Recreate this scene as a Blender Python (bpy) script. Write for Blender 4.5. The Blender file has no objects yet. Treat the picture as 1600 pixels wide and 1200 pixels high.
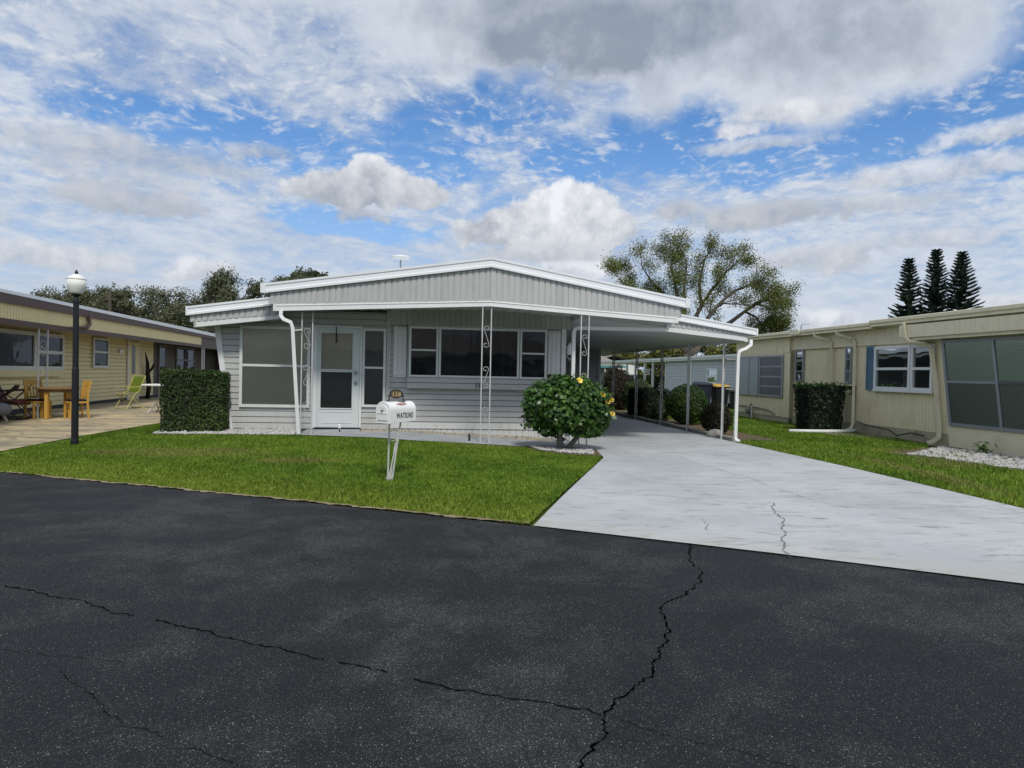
import bpy, math, random
import numpy as np
from mathutils import Vector, Matrix
from mathutils.geometry import delaunay_2d_cdt
rnd = random.Random(7)
rng = np.random.default_rng(11)
C = bpy.context.scene.collection
scn = bpy.context.scene
R_ = math.radians

# ------------------------------------------------------------------ node helpers
class S:
    def __init__(s, g, k): s.g, s.k = g, k
    def __add__(s, o): return s.g.m('ADD', s, o)
    __radd__ = __add__
    def __sub__(s, o): return s.g.m('SUBTRACT', s, o)
    def __rsub__(s, o): return s.g.m('SUBTRACT', o, s)
    def __mul__(s, o): return s.g.m('MULTIPLY', s, o)
    __rmul__ = __mul__
    def __truediv__(s, o): return s.g.m('DIVIDE', s, o)
    def __rtruediv__(s, o): return s.g.m('DIVIDE', o, s)

class G:
    def __init__(s, nt): s.t = nt
    def n(s, t, **kw):
        x = s.t.nodes.new(t)
        for k, v in kw.items(): setattr(x, k, v)
        return x
    def put(s, inp, v):
        if isinstance(v, S): s.t.links.new(v.k, inp)
        elif isinstance(v, tuple): inp.default_value = (v + (1,))[:len(inp.default_value)] if len(v) == 3 and len(inp.default_value) == 4 else v
        else: inp.default_value = v
    def m(s, op, a, b=0.0, clamp=False):
        x = s.n('ShaderNodeMath', operation=op, use_clamp=clamp)
        s.put(x.inputs[0], a); s.put(x.inputs[1], b); return S(s, x.outputs[0])
    def mx(s, a, b): return s.m('MAXIMUM', a, b)
    def sm(s, v, a, b, lo=0., hi=1.):
        x = s.n('ShaderNodeMapRange', interpolation_type='SMOOTHSTEP')
        s.put(x.inputs[0], v)
        for i, q in enumerate((a, b, lo, hi)): s.put(x.inputs[i+1], q)
        return S(s, x.outputs[0])
    def mix(s, f, a, b, blend='MIX'):
        x = s.n('ShaderNodeMix', data_type='RGBA', blend_type=blend)
        s.put(x.inputs[0], f); s.put(x.inputs[6], a); s.put(x.inputs[7], b); return S(s, x.outputs[2])
    def noise(s, vec, scale, detail=3., rough=.55, dist=0., lac=2.):
        x = s.n('ShaderNodeTexNoise')
        if vec is not None: s.put(x.inputs['Vector'], vec)
        for k, v in (('Scale', scale), ('Detail', detail), ('Roughness', rough), ('Distortion', dist), ('Lacunarity', lac)): s.put(x.inputs[k], v)
        return S(s, x.outputs['Fac'])
    def voro(s, vec, scale, out='Distance', feature='F1'):
        x = s.n('ShaderNodeTexVoronoi', feature=feature); s.put(x.inputs['Vector'], vec); s.put(x.inputs['Scale'], scale)
        return S(s, x.outputs[out])
    def vscale(s, vec, v):
        x = s.n('ShaderNodeVectorMath', operation='MULTIPLY'); s.put(x.inputs[0], vec); s.put(x.inputs[1], v); return S(s, x.outputs[0])
    def sep(s, vec):
        x = s.n('ShaderNodeSeparateXYZ'); s.put(x.inputs[0], vec); return [S(s, o) for o in x.outputs]
    def comb(s, a, b, c):
        x = s.n('ShaderNodeCombineXYZ')
        for i, q in enumerate((a, b, c)): s.put(x.inputs[i], q)
        return S(s, x.outputs[0])
    def obj(s): return S(s, s.n('ShaderNodeTexCoord').outputs['Object'])
    def island(s): return S(s, s.n('ShaderNodeNewGeometry').outputs['Random Per Island'])
    def bump(s, h, strength=.3, dist=.01):
        x = s.n('ShaderNodeBump'); s.put(x.inputs['Strength'], strength); s.put(x.inputs['Distance'], dist); s.put(x.inputs['Height'], h)
        return S(s, x.outputs[0])
    def pbsdf(s, col, rough=.6, spec=.4, metal=0., normal=None):
        x = s.n('ShaderNodeBsdfPrincipled')
        s.put(x.inputs['Base Color'], col); s.put(x.inputs['Roughness'], rough); s.put(x.inputs['Specular IOR Level'], spec); s.put(x.inputs['Metallic'], metal)
        if normal is not None: s.put(x.inputs['Normal'], normal)
        return S(s, x.outputs[0])
    def out(s, sh):
        o = s.n('ShaderNodeOutputMaterial'); s.t.links.new(sh.k, o.inputs[0])

def newmat(name):
    m = bpy.data.materials.new(name); m.use_nodes = True; m.node_tree.nodes.clear()
    return m, G(m.node_tree)

def plain(name, col, rough=.55, var=.12, scale=2.5, fine=.06, metal=0., spec=.4, dirt=0., dirtcol=(.12, .10, .07), bump=.0, streak=0.):
    """a painted / worn surface: base colour with soft blotches, fine grain, optional grime and rain streaks"""
    m, g = newmat(name); o = g.obj()
    a = g.noise(o, scale, 4., .6); b = g.noise(o, scale*22, 3., .6)
    k = (a - .5)*(2*var) + (b - .5)*(2*fine) + 1.
    c = g.mix(1., col, g.comb(k, k, k), 'MULTIPLY')
    if dirt:
        d = g.noise(o, scale*1.7, 6., .68)
        c = g.mix(g.sm(d, .5, .72)*dirt, c, dirtcol)
    if streak:
        d = g.noise(g.vscale(o, (9., 9., .5)), 1.5, 5., .65)
        c = g.mix(g.sm(d, .48, .75)*streak, c, dirtcol)
    nrm = g.bump(b, bump, .01) if bump else None
    g.out(g.pbsdf(c, rough, spec, metal, nrm)); return m

def leafmat(name, dark, mid, light, rough=.5, trans=.22, pos=1.2):
    m, g = newmat(name); o = g.obj()
    r = g.island(); n = g.noise(o, pos, 3., .6)
    f = g.m('ADD', r*.6, n*.9 - .27, True)
    c = g.mix(g.sm(f, .05, .5), dark, mid); c = g.mix(g.sm(f, .52, .98), c, light)
    p = g.pbsdf(c, rough, .35)
    t = g.n('ShaderNodeBsdfTranslucent'); g.put(t.inputs[0], c)
    x = g.n('ShaderNodeMixShader'); x.inputs[0].default_value = trans
    g.t.links.new(p.k, x.inputs[1]); g.t.links.new(t.outputs[0], x.inputs[2]); g.out(S(g, x.outputs[0])); return m

def glassmat(name, tint=(.95, .96, .96), refl=.55):
    m, g = newmat(name); o = g.obj()
    t = g.n('ShaderNodeBsdfTransparent'); g.put(t.inputs[0], tint)
    gl = g.n('ShaderNodeBsdfGlossy'); g.put(gl.inputs['Color'], (.9*refl, .95*refl, 1.*refl)); gl.inputs['Roughness'].default_value = .02
    nb = g.bump(g.noise(o, 1.3, 2.), .12, .05); g.put(gl.inputs['Normal'], nb)
    fr = g.n('ShaderNodeFresnel'); fr.inputs[0].default_value = 1.55
    x = g.n('ShaderNodeMixShader'); g.t.links.new(fr.outputs[0], x.inputs[0])
    g.t.links.new(t.outputs[0], x.inputs[1]); g.t.links.new(gl.outputs[0], x.inputs[2]); g.out(S(g, x.outputs[0])); return m

# ------------------------------------------------------------------ mesh helpers
class MB:
    def __init__(s): s.v, s.f = [], []
    def poly(s, *p):
        b = len(s.v); s.v += [tuple(q) for q in p]; s.f.append(tuple(range(b, b+len(p))))
    def hexa(s, p):   # 8 points, bottom ring then top ring
        b = len(s.v); s.v += [tuple(q) for q in p]
        for q in ((3, 2, 1, 0), (4, 5, 6, 7), (0, 1, 5, 4), (1, 2, 6, 5), (2, 3, 7, 6), (3, 0, 4, 7)): s.f.append(tuple(b+i for i in q))
    def box(s, x0, x1, y0, y1, z0, z1):
        s.hexa([(x0, y0, z0), (x1, y0, z0), (x1, y1, z0), (x0, y1, z0), (x0, y0, z1), (x1, y0, z1), (x1, y1, z1), (x0, y1, z1)])
    def prism(s, pts, vec):
        n = len(pts); b = len(s.v); vec = Vector(vec)
        s.v += [tuple(p) for p in pts] + [tuple(Vector(p)+vec) for p in pts]
        s.f.append(tuple(range(b+n-1, b-1, -1))); s.f.append(tuple(range(b+n, b+2*n)))
        for i in range(n):
            j = (i+1) % n; s.f.append((b+i, b+j, b+n+j, b+n+i))
    def tube(s, pts, r, n=8, cap=True, rot=0., flat=1.):
        pts = [Vector(p) for p in pts]; m = len(pts)
        rr = r if isinstance(r, (list, tuple)) else [r]*m
        T = []
        for i in range(m):
            a = pts[max(i-1, 0)]; b_ = pts[min(i+1, m-1)]; t = (b_-a)
            T.append(t.normalized() if t.length > 1e-9 else Vector((0, 0, 1)))
        ref = Vector((0, 0, 1)) if abs(T[0].z) < .9 else Vector((0, 1, 0))
        N = (ref - T[0]*ref.dot(T[0])).normalized(); b = len(s.v)
        for i in range(m):
            N = (N - T[i]*N.dot(T[i])); N = N.normalized() if N.length > 1e-6 else T[i].orthogonal().normalized()
            B = T[i].cross(N)
            for k in range(n):
                a = rot+2*math.pi*k/n
                s.v.append(tuple(pts[i]+N*(math.cos(a)*rr[i])+B*(math.sin(a)*rr[i]*flat)))
        for i in range(m-1):
            for k in range(n):
                k2 = (k+1) % n; s.f.append((b+i*n+k, b+i*n+k2, b+(i+1)*n+k2, b+(i+1)*n+k))
        if cap:
            s.f.append(tuple(b+k for k in range(n-1, -1, -1))); s.f.append(tuple(b+(m-1)*n+k for k in range(n)))
    def bar(s, pts, w): s.tube(pts, w*.7071, 4, True, math.pi/4)
    def lathe(s, prof, n=20, c=(0, 0, 0), cap=True):
        b = len(s.v)
        for r, z in prof:
            for k in range(n):
                a = 2*math.pi*k/n; s.v.append((c[0]+r*math.cos(a), c[1]+r*math.sin(a), c[2]+z))
        for i in range(len(prof)-1):
            for k in range(n):
                k2 = (k+1) % n; s.f.append((b+i*n+k, b+i*n+k2, b+(i+1)*n+k2, b+(i+1)*n+k))
        if cap:
            s.f.append(tuple(b+k for k in range(n-1, -1, -1))); s.f.append(tuple(b+(len(prof)-1)*n+k for k in range(n)))
    def ball(s, c, r, sc=(1, 1, 1), n=12, m=8):
        prof = [(math.sin(math.pi*i/m), -math.cos(math.pi*i/m)) for i in range(m+1)]
        b = len(s.v); s.lathe([(max(q[0], .001), q[1]) for q in prof], n)
        for i in range(b, len(s.v)):
            x, y, z = s.v[i]; s.v[i] = (c[0]+x*r*sc[0], c[1]+y*r*sc[1], c[2]+z*r*sc[2])
    def build(s, name, mat, parent=None, smooth=False, kind=None, bevel=0.):
        me = bpy.data.meshes.new(name); me.from_pydata(s.v, [], s.f); me.update()
        if smooth: me.polygons.foreach_set('use_smooth', [True]*len(me.polygons))
        o = bpy.data.objects.new(name, me); C.objects.link(o); me.materials.append(mat)
        if parent: o.parent = parent
        if kind: o['kind'] = kind
        if bevel:
            b = o.modifiers.new('bevel', 'BEVEL'); b.width = bevel; b.segments = 2; b.limit_method = 'ANGLE'
        return o

def npmesh(name, verts, k, mat, parent=None, kind=None):
    """verts (N*k,3) as N separate k-gons"""
    verts = np.asarray(verts, np.float32).reshape(-1, 3); N = len(verts)//k
    me = bpy.data.meshes.new(name); me.vertices.add(len(verts)); me.vertices.foreach_set('co', verts.ravel())
    me.loops.add(N*k); me.loops.foreach_set('vertex_index', np.arange(N*k, dtype=np.int32))
    me.polygons.add(N); me.polygons.foreach_set('loop_start', np.arange(0, N*k, k, dtype=np.int32))
    me.update(calc_edges=True); me.materials.append(mat)
    o = bpy.data.objects.new(name, me); C.objects.link(o)
    if parent: o.parent = parent
    if kind: o['kind'] = kind
    return o

def root(name, label, cat, loc=(0, 0, 0), rz=0., group=None):
    o = bpy.data.objects.new(name, None); C.objects.link(o); o.empty_display_size = .2
    o.location = loc; o.rotation_euler = (0, 0, rz)
    tag(o, label, cat, group); return o
def tag(o, label, cat, group=None):
    o['label'] = label; o['category'] = cat
    if group: o['group'] = group
    return o
def dup(r, loc, rz=None, label=None):
    def cp(o, par):
        c = o.copy(); C.objects.link(c); c.parent = par
        for ch in o.children: cp(ch, c)
        return c
    c = cp(r, None); c.location = loc
    if rz is not None: c.rotation_euler = (0, 0, rz)
    if label: c['label'] = label
    return c

def text(s, size, mat, name, parent, M, xs=1., shear=0., ext=.0015, align='CENTER', bold=.02, spc=1.08):
    cu = bpy.data.curves.new('lettering', 'FONT'); cu.body = s; cu.size = size; cu.extrude = ext; cu.offset = size*bold; cu.space_character = spc; cu.shear = shear; cu.align_x = align
    t = bpy.data.objects.new('lettering', cu); C.objects.link(t)
    dg = bpy.context.evaluated_depsgraph_get(); me = bpy.data.meshes.new_from_object(t.evaluated_get(dg))
    bpy.data.objects.remove(t); bpy.data.curves.remove(cu)
    me.transform(Matrix.Diagonal((xs, 1, 1, 1))); me.transform(M); me.materials.clear(); me.materials.append(mat); me.name = name
    o = bpy.data.objects.new(name, me); C.objects.link(o); o.parent = parent; return o

# --- wall-frame helpers: F(u, d, z) gives a point; u along the wall, d out of the wall, z up
def const(f): return f if callable(f) else (lambda _x, v=f: v)
def fprism(mb, F, uz, d0, d1):
    a = [F(u, d0, z) for u, z in uz]; b = [F(u, d1, z) for u, z in uz]; n = len(uz); k = len(mb.v)
    mb.v += [tuple(p) for p in a+b]
    mb.f.append(tuple(range(k, k+n))); mb.f.append(tuple(range(k+2*n-1, k+n-1, -1)))
    for i in range(n):
        j = (i+1) % n; mb.f.append((k+i, k+n+i, k+n+j, k+j))
def fbox(mb, F, u0, u1, d0, d1, z0, z1): fprism(mb, F, [(u0, z0), (u1, z0), (u1, z1), (u0, z1)], d0, d1)
def lap(mb, F, ul, ur, z0, z1, course=.121):
    ul, ur = const(ul), const(ur); z = z0
    while z < z1-.02:
        t = min(z+course, z1); a = z+.015
        mb.poly(F(ul(a), .017, a), F(ur(a), .017, a), F(ur(t), .005, t), F(ul(t), .005, t))
        mb.poly(F(ul(a), -.016, a-.003), F(ur(a), -.016, a-.003), F(ur(a), .017, a), F(ul(a), .017, a))
        mb.poly(F(ul(z), -.024, z), F(ur(z), -.024, z), F(ur(a), -.024, a-.003), F(ul(a), -.024, a-.003))
        mb.poly(F(ul(z), .004, z), F(ur(z), .004, z), F(ur(z), -.024, z), F(ul(z), -.024, z))
        z = t
def ribbed(mb, F, u0, u1, zb, zt, pitch=.118, depth=.014, gw=.02, jitter=0.):
    zb, zt = const(zb), const(zt); u = u0
    while u < u1-1e-4:
        e = min(u+pitch, u1); m = max(u, e-gw); dd = rnd.uniform(-1, 1)*jitter
        def q(a, da, b, db): mb.poly(F(a, da, zb(a)), F(b, db, zb(b)), F(b, db, zt(b)), F(a, da, zt(a)))
        q(u, dd, m, dd+depth*.25); q(m, dd+depth*.25, m+.002, -depth); q(m+.002, -depth, e-.002, -depth); q(e-.002, -depth, e, 0)
        u = e
def strip(mb, F, us, prof):
    for a, b in zip(us, us[1:]):
        for (d0, z0), (d1, z1) in zip(prof, prof[1:]):
            z0, z1 = const(z0), const(z1)
            mb.poly(F(a, d0, z0(a)), F(b, d0, z0(b)), F(b, d1, z1(b)), F(a, d1, z1(a)))
def frame_uz(mb, F, u0, u1, z0, z1, w, d0, d1, rails=(), mulls=(), shear=0.):
    """window frame bars butted end to end; shear = du per dz (raked windows)"""
    def P(u, z): return (u + shear*(z-z0), z)
    def b(ua, ub, za, zb, da=d0, db=d1): fprism(mb, F, [P(ua, za), P(ub, za), P(ub, zb), P(ua, zb)], da, db)
    b(u0, u0+w, z0, z1); b(u1-w, u1, z0, z1); b(u0+w, u1-w, z0, z0+w); b(u0+w, u1-w, z1-w, z1)
    us = [u0+w]+[x for m in mulls for x in (m-w*.45, m+w*.45)]+[u1-w]
    for m in mulls: b(m-w*.45, m+w*.45, z0+w, z1-w, d0, d1-.004)
    for r in rails:
        for k in range(0, len(us), 2): b(us[k], us[k+1], r-w*.42, r+w*.42, d0, d1-.008)
def window(parent, F, u0, u1, z0, z1, w=.05, d=.05, rails=(), mulls=(), mf=None, mg=None, mback=None, shear=0., blind=None, inset=.5, label=None):
    m = MB(); frame_uz(m, F, u0, u1, z0, z1, w, .0, d, rails, mulls, shear); f = m.build('window', mf, parent)
    if label: f['label'] = label
    def P(u, z): return (u+shear*(z-z0), z)
    p = MB(); q = [P(u0+w*.6, z0+w*.6), P(u1-w*.6, z0+w*.6), P(u1-w*.6, z1-w*.6), P(u0+w*.6, z1-w*.6)]
    p.poly(*[F(a, d*inset, b) for a, b in q]); p.build('pane', mg, f)
    if mback is not None:
        k = MB(); k.poly(*[F(a, .0215, b) for a, b in q]); k.build('dark_room' if blind is None else 'shade', mback, f)
    if blind is not None:
        kind, mat = blind; k = MB()
        ui, uo, zi, zo = u0+w, u1-w, z0+w, z1-w
        if kind == 'vertical':
            u = ui+.02
            while u < uo-.05:
                k.poly(F(u, .023, zi), F(u+.05, .03, zi), F(u+.05, .03, zo), F(u, .023, zo)); u += .085
        else:
            z = zi
            while z < zo-.02:
                k.poly(F(*(P(ui, z)[0],), .023, z), F(P(uo, z)[0], .023, z), F(P(uo, z+.022)[0], .031, z+.022), F(P(ui, z+.022)[0], .031, z+.022)); z += .027
        k.build('blind', mat, f)
    return f
def scroll_pts(r, h, flip=1):
    """an S scroll in (x,z): two curls joined by a slanting bar"""
    p = []
    for i in range(11):
        a = math.pi*1.9*(1-i/10); q = r*(.3+.7*i/10); p.append((-flip*(-r*.15+q*math.cos(a)), h/2-r+q*math.sin(a)))
    return [(-x, -z) for x, z in p]+[(x, z) for x, z in reversed(p)]
def post(parent, base, axis, sep, z0, z1, mat, rod=.022, name='porch_post', units=3):
    m = MB(); ax = Vector(axis); base = (base[0], base[1], 0.)
    for s_ in (-.5, .5):
        b = Vector(base)+ax*(sep*s_); h = rod/2; m.bar([(b.x, b.y, z0), (b.x, b.y, z1)], rod)
    pz = m.build(name, mat, parent)
    H = z1-z0
    for i in range(units):
        sc = MB(); zc = z0 + H*(.2+.29*i); pts = scroll_pts((sep-rod)*.42, .42, 1 if i % 2 == 0 else -1)
        sc.tube([Vector((base[0], base[1], zc))+ax*x+Vector((0, 0, z)) for x, z in pts], .0055 if name == 'porch_post' else .009, 5); sc.build('scroll', mat, pz)
    return pz

# ------------------------------------------------------------------ terrain
ZS = .30
HO = np.array([-4.111, 14.041]); HY = R_(7.21)
HR = np.array([math.cos(HY), math.sin(HY)]); HD = np.array([-math.sin(HY), math.cos(HY)])
EDGE = [(-60, 27.), (-30, 17.0), (-14, 11.65), (-6.955, 9.245), (-2.935, 7.845), (0.218, 6.659), (2.231, 5.82), (3.862, 5.063), (12, 0.9), (30, -9.), (60, -25.)]
def sdist(x, y):
    x = np.asarray(x, float); y = np.asarray(y, float)
    best = np.full(x.shape, 1e9); sg = np.ones(x.shape)
    for (x0, y0), (x1, y1) in zip(EDGE, EDGE[1:]):
        dx, dy = x1-x0, y1-y0
        t = np.clip(((x-x0)*dx+(y-y0)*dy)/(dx*dx+dy*dy), 0, 1)
        d = np.hypot(x-x0-t*dx, y-y0-t*dy); b = d < best
        sg = np.where(b, np.where(dx*(y-y0)-dy*(x-x0) > 0, 1, -1), sg); best = np.where(b, d, best)
    return best*sg
def terrain(x, y):
    x = np.asarray(x, float); y = np.asarray(y, float)
    s = sdist(x, y); u = (x-HO[0])*HR[0]+(y-HO[1])*HR[1]
    zg = np.interp(u, [-30, 1.5, 4.9, 8, 30], [.26, .26, .115, .10, .10])
    t = np.clip(s/6., 0, 1); return zg*np.where(t < 1, t*(1.25-.25*t), 1.)
def tz(x, y): return float(terrain(x, y))
def hw(u, v): return (HO[0]+u*HR[0]+v*HD[0], HO[1]+u*HR[1]+v*HD[1])   # house plan -> world
def inside(poly, x, y):
    c = np.zeros(x.shape, bool); n = len(poly)
    for i in range(n):
        x0, y0 = poly[i]; x1, y1 = poly[i-1]
        k = ((y0 > y) != (y1 > y)) & (x < (x1-x0)*(y-y0)/((y1-y0) if y1 != y0 else 1e-9)+x0); c ^= k
    return c
def sheet(name, poly, dz, step, mat, kind='structure', zf=terrain):
    P = []; n = len(poly)
    for i in range(n):
        a, b = np.array(poly[i]), np.array(poly[(i+1) % n]); k = max(1, int(np.hypot(*(b-a))/step))
        for j in range(k): P.append(a+(b-a)*j/k)
    nb = len(P); xs = [p[0] for p in poly]; ys = [p[1] for p in poly]
    gx, gy = np.meshgrid(np.arange(min(xs), max(xs), step), np.arange(min(ys), max(ys), step)); gx, gy = gx.ravel(), gy.ravel()
    k = inside(poly, gx, gy); I = np.c_[gx[k], gy[k]]
    B = np.array(P); d = np.min(np.hypot(I[:, None, 0]-B[None, :, 0], I[:, None, 1]-B[None, :, 1]), axis=1) if len(I) else np.zeros(0)
    P += list(I[d > step*.4]) if len(I) else []
    vs, es, fs, *_ = delaunay_2d_cdt([Vector((float(p[0]), float(p[1]))) for p in P], [], [list(range(nb))], 1, 1e-5)
    V = np.array([(v.x, v.y) for v in vs]); z = zf(V[:, 0], V[:, 1])+dz
    m = MB(); m.v = [(V[i, 0], V[i, 1], z[i]) for i in range(len(V))]; m.f = [tuple(f) for f in fs]
    me_fix = []
    for f in m.f:
        a, b, c = (np.array(m.v[i][:2]) for i in f[:3]); me_fix.append(f if np.cross(b-a, c-a) > 0 else tuple(reversed(f)))
    m.f = me_fix
    o = m.build(name, mat, smooth=True); o['kind'] = kind; return o

# ------------------------------------------------------------------ materials
M = {}
M['siding'] = plain('grey_vinyl_siding', (.465, .475, .465), .5, .05, .8, .03, dirt=.12, streak=.14)
M['panel'] = plain('grey_ribbed_panel', (.48, .493, .485), .5, .05, 1.2, .03, dirt=.15, streak=.3, dirtcol=(.16, .17, .16))
M['band'] = plain('grey_green_panel', (.48, .495, .47), .5, .05, 1.2, .03, streak=.15)
M['trim'] = plain('white_painted_trim', (.74, .755, .76), .45, .05, 1.4, .03, dirt=.1, streak=.1, dirtcol=(.3, .3, .28))
M['rooftrim'] = plain('white_roof_metal', (.80, .83, .86), .4, .04, 1.2, .02, dirt=.12, dirtcol=(.4, .42, .44))
M['soffit'] = plain('pale_soffit', (.62, .65, .64), .5, .04, 1., .02, dirt=.1)
M['white'] = plain('white_enamel', (.78, .80, .79), .35, .04, 3., .02)
M['frame'] = plain('window_frame_white', (.66, .68, .67), .4, .04, 3., .02, dirt=.12)
M['shutter'] = plain('shutter_paint', (.68, .70, .695), .5, .05, 4., .03, dirt=.15)
M['rod'] = plain('grey_metal_rod', (.52, .53, .53), .4, .12, 6., .06, dirt=.3)
M['rust'] = plain('rusty_rod', (.36, .35, .33), .6, .2, 5., .1, dirt=.55, dirtcol=(.16, .09, .05))
M['skirt'] = plain('white_skirting', (.66, .68, .67), .5, .06, 2., .03, dirt=.3, streak=.2)
M['sidewall'] = plain('blue_grey_wall', (.42, .47, .48), .55, .05, 1., .03)
M['glass'] = glassmat('window_glass')
M['dark'] = plain('dark_interior', (.012, .013, .017), .8, .4, 1.5, .1)
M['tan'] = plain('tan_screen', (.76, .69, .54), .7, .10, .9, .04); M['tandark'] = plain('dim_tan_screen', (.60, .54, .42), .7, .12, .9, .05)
M['screen'] = plain('dark_screen', (.13, .127, .12), .7, .1, 1., .1)
M['doorpaint'] = plain('door_paint', (.60, .655, .65), .4, .03, 1.5, .02, dirt=.06)
M['steel'] = plain('brushed_steel', (.35, .36, .35), .3, .1, 8., .05, metal=.8)
M['drape'] = plain('drape', (.05, .055, .06), .8)
M['black'] = plain('black_metal', (.012, .013, .017), .4, .2, 4., .1)
M['blackpaint'] = plain('black_lettering', (.01, .01, .011), .6, .1)
M['yellow'] = plain('yellow_siding', (.76, .67, .36), .5, .05, .9, .03, dirt=.12, streak=.12, dirtcol=(.3, .25, .14))
M['brown'] = plain('brown_fascia', (.085, .05, .042), .5, .15, 2., .06)
M['cream'] = plain('cream_siding', (.82, .735, .50), .6, .06, .9, .04, dirt=.22, streak=.36, dirtcol=(.40, .34, .22))
M['creamtrim'] = plain('cream_trim', (.80, .725, .52), .5, .06, 1.2, .03, dirt=.25, streak=.25, dirtcol=(.3, .27, .2))
M['stucco'] = plain('cream_stucco', (.80, .72, .51), .8, .06, 1.2, .06, dirt=.25, bump=.2, dirtcol=(.28, .26, .17))
M['alu'] = plain('aluminium_frame', (.34, .36, .39), .35, .08, 5., .04, metal=.3)
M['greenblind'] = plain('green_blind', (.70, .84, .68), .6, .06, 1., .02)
M['blueshut'] = plain('blue_shutter', (.11, .21, .30), .5, .06, 3., .03)
M['obscure'] = plain('obscure_pane', (.34, .39, .40), .3, .08, 1., .03)
M['greypane'] = plain('grey_louvre', (.12, .13, .15), .3, .1, 1.5, .03)
M['vblind'] = plain('vertical_blind', (.60, .62, .60), .7, .1, 2., .03)
M['bluegrey'] = plain('blue_grey_siding', (.52, .55, .58), .5, .05, 1., .03)
M['beige'] = plain('beige_shingle', (.25, .23, .20), .8, .15, 2., .1)
M['teal'] = plain('teal_trim', (.10, .30, .32), .5, .08)
M['concrete'] = plain('concrete_kerb', (.36, .35, .32), .8, .15, 3., .08, dirt=.4, bump=.3)
M['stone'] = plain('white_pebble', (.62, .62, .62), .7, .3, 3., .1, dirt=.15)
M['terracotta'] = plain('terracotta_brick', (.36, .16, .075), .8, .25, 6., .1)
M['pine'] = plain('honey_pine', (.56, .33, .07), .45, .12, 3., .06)
M['tabletop'] = plain('brown_wood', (.22, .13, .06), .45, .15, 3., .06)
M['cushion'] = plain('black_cushion', (.012, .0042, .022), .7, .2, 4., .1)
M['maroon'] = plain('maroon_mesh', (.15, .055, .05), .7, .12, 6., .08)
M['greyplastic'] = plain('grey_plastic', (.19, .18, .21), .55, .1, 4., .05)
M['lime'] = plain('lime_fabric', (.13, .18, .02), .6, .1, 4., .05)
M['limeframe'] = plain('yellow_green_frame', (.50, .47, .16), .4, .08)
M['globe'] = plain('frosted_globe', (.80, .81, .77), .55, .03, 3., .01, spec=.2)
M['bark'] = plain('grey_bark', (.095, .08, .065), .9, .35, 3., .2, bump=.5)
M['barkpale'] = plain('pale_bark', (.19, .175, .15), .9, .35, 6., .2, bump=.5)
M['twig'] = plain('dark_twigs', (.018, .018, .012), .9, .4, 3., .2)
M['petal'] = plain('yellow_petal', (.92, .70, .14), .5, .12, 8., .05)
M['binblue'] = plain('navy_plastic', (.018, .024, .045), .5, .15, 4., .05)
M['binyellow'] = plain('yellow_lid', (.55, .33, .04), .5, .08)
M['pvc'] = plain('white_pvc', (.75, .76, .75), .4, .08, 5., .03, dirt=.2)
M['plank'] = plain('weathered_plank', (.26, .24, .19), .85, .3, 4., .12, dirt=.3)
M['tyre'] = plain('rubber', (.015, .015, .016), .8, .2)
M['carpaint'] = plain('black_car_paint', (.012, .014, .022), .2, .05, spec=.6)
M['bronze'] = plain('bronze_plate', (.11, .078, .04), .45, .2, 8., .08)
M['gold'] = plain('pale_gold', (.45, .36, .18), .4, .1)
M['rustpatch'] = plain('rust_patch', (.36, .22, .19), .8, .3, 12., .15)
M['mailpaint'] = plain('mailbox_white', (.82, .83, .82), .35, .05, 6., .02, dirt=.12, dirtcol=(.45, .42, .35))

def lapcol(): pass
# ground materials ----------------------------------------------------
def m_asphalt():
    m, g = newmat('asphalt'); o = g.obj()
    big = g.noise(o, .5, 5., .62, .5); mid = g.noise(o, 2.3, 5., .65)
    wear = g.sm(big*.62+mid*.38, .45, .62)
    base = g.mix(wear, (.0105, .0120, .0134), (.0235, .0250, .0262))
    v1 = g.voro(o, 250., 'Distance'); c1 = g.voro(o, 250., 'Color'); r1 = g.sep(c1)[0]
    v2 = g.voro(o, 115., 'Distance'); r2 = g.sep(g.voro(o, 115., 'Color'))
    dens = .95 - wear*.35
    s1 = g.m('GREATER_THAN', r1, dens-.06)*g.sm(v1, .55, .25)
    s2 = g.m('GREATER_THAN', r2[1], .955 - wear*.17)*g.sm(v2, .38, .2)
    spk = g.m('ADD', s1*.75, s2, True)
    bright = g.mix(r2[2], (.10, .10, .098), (.33, .325, .315))
    c = g.mix(spk, base, bright)
    patch = g.noise(o, 1.1, 7., .75); c = g.mix(g.sm(patch, .66, .78)*.3*g.sm(v1, .6, .2), c, (.16, .165, .168))
    tar = g.noise(o, .8, 3., .5, 1.5); c = g.mix(g.sm(tar, .60, .68)*.45, c, (.009, .0095, .0105))
    h = g.noise(o, 120., 3., .7) + (0.6 - v1)*.8 + (.5 - v2)*.5
    g.out(g.pbsdf(c, g.sm(wear, 0, 1, .62, .82), .22, 0., g.bump(h, .55, .006))); return m
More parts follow.
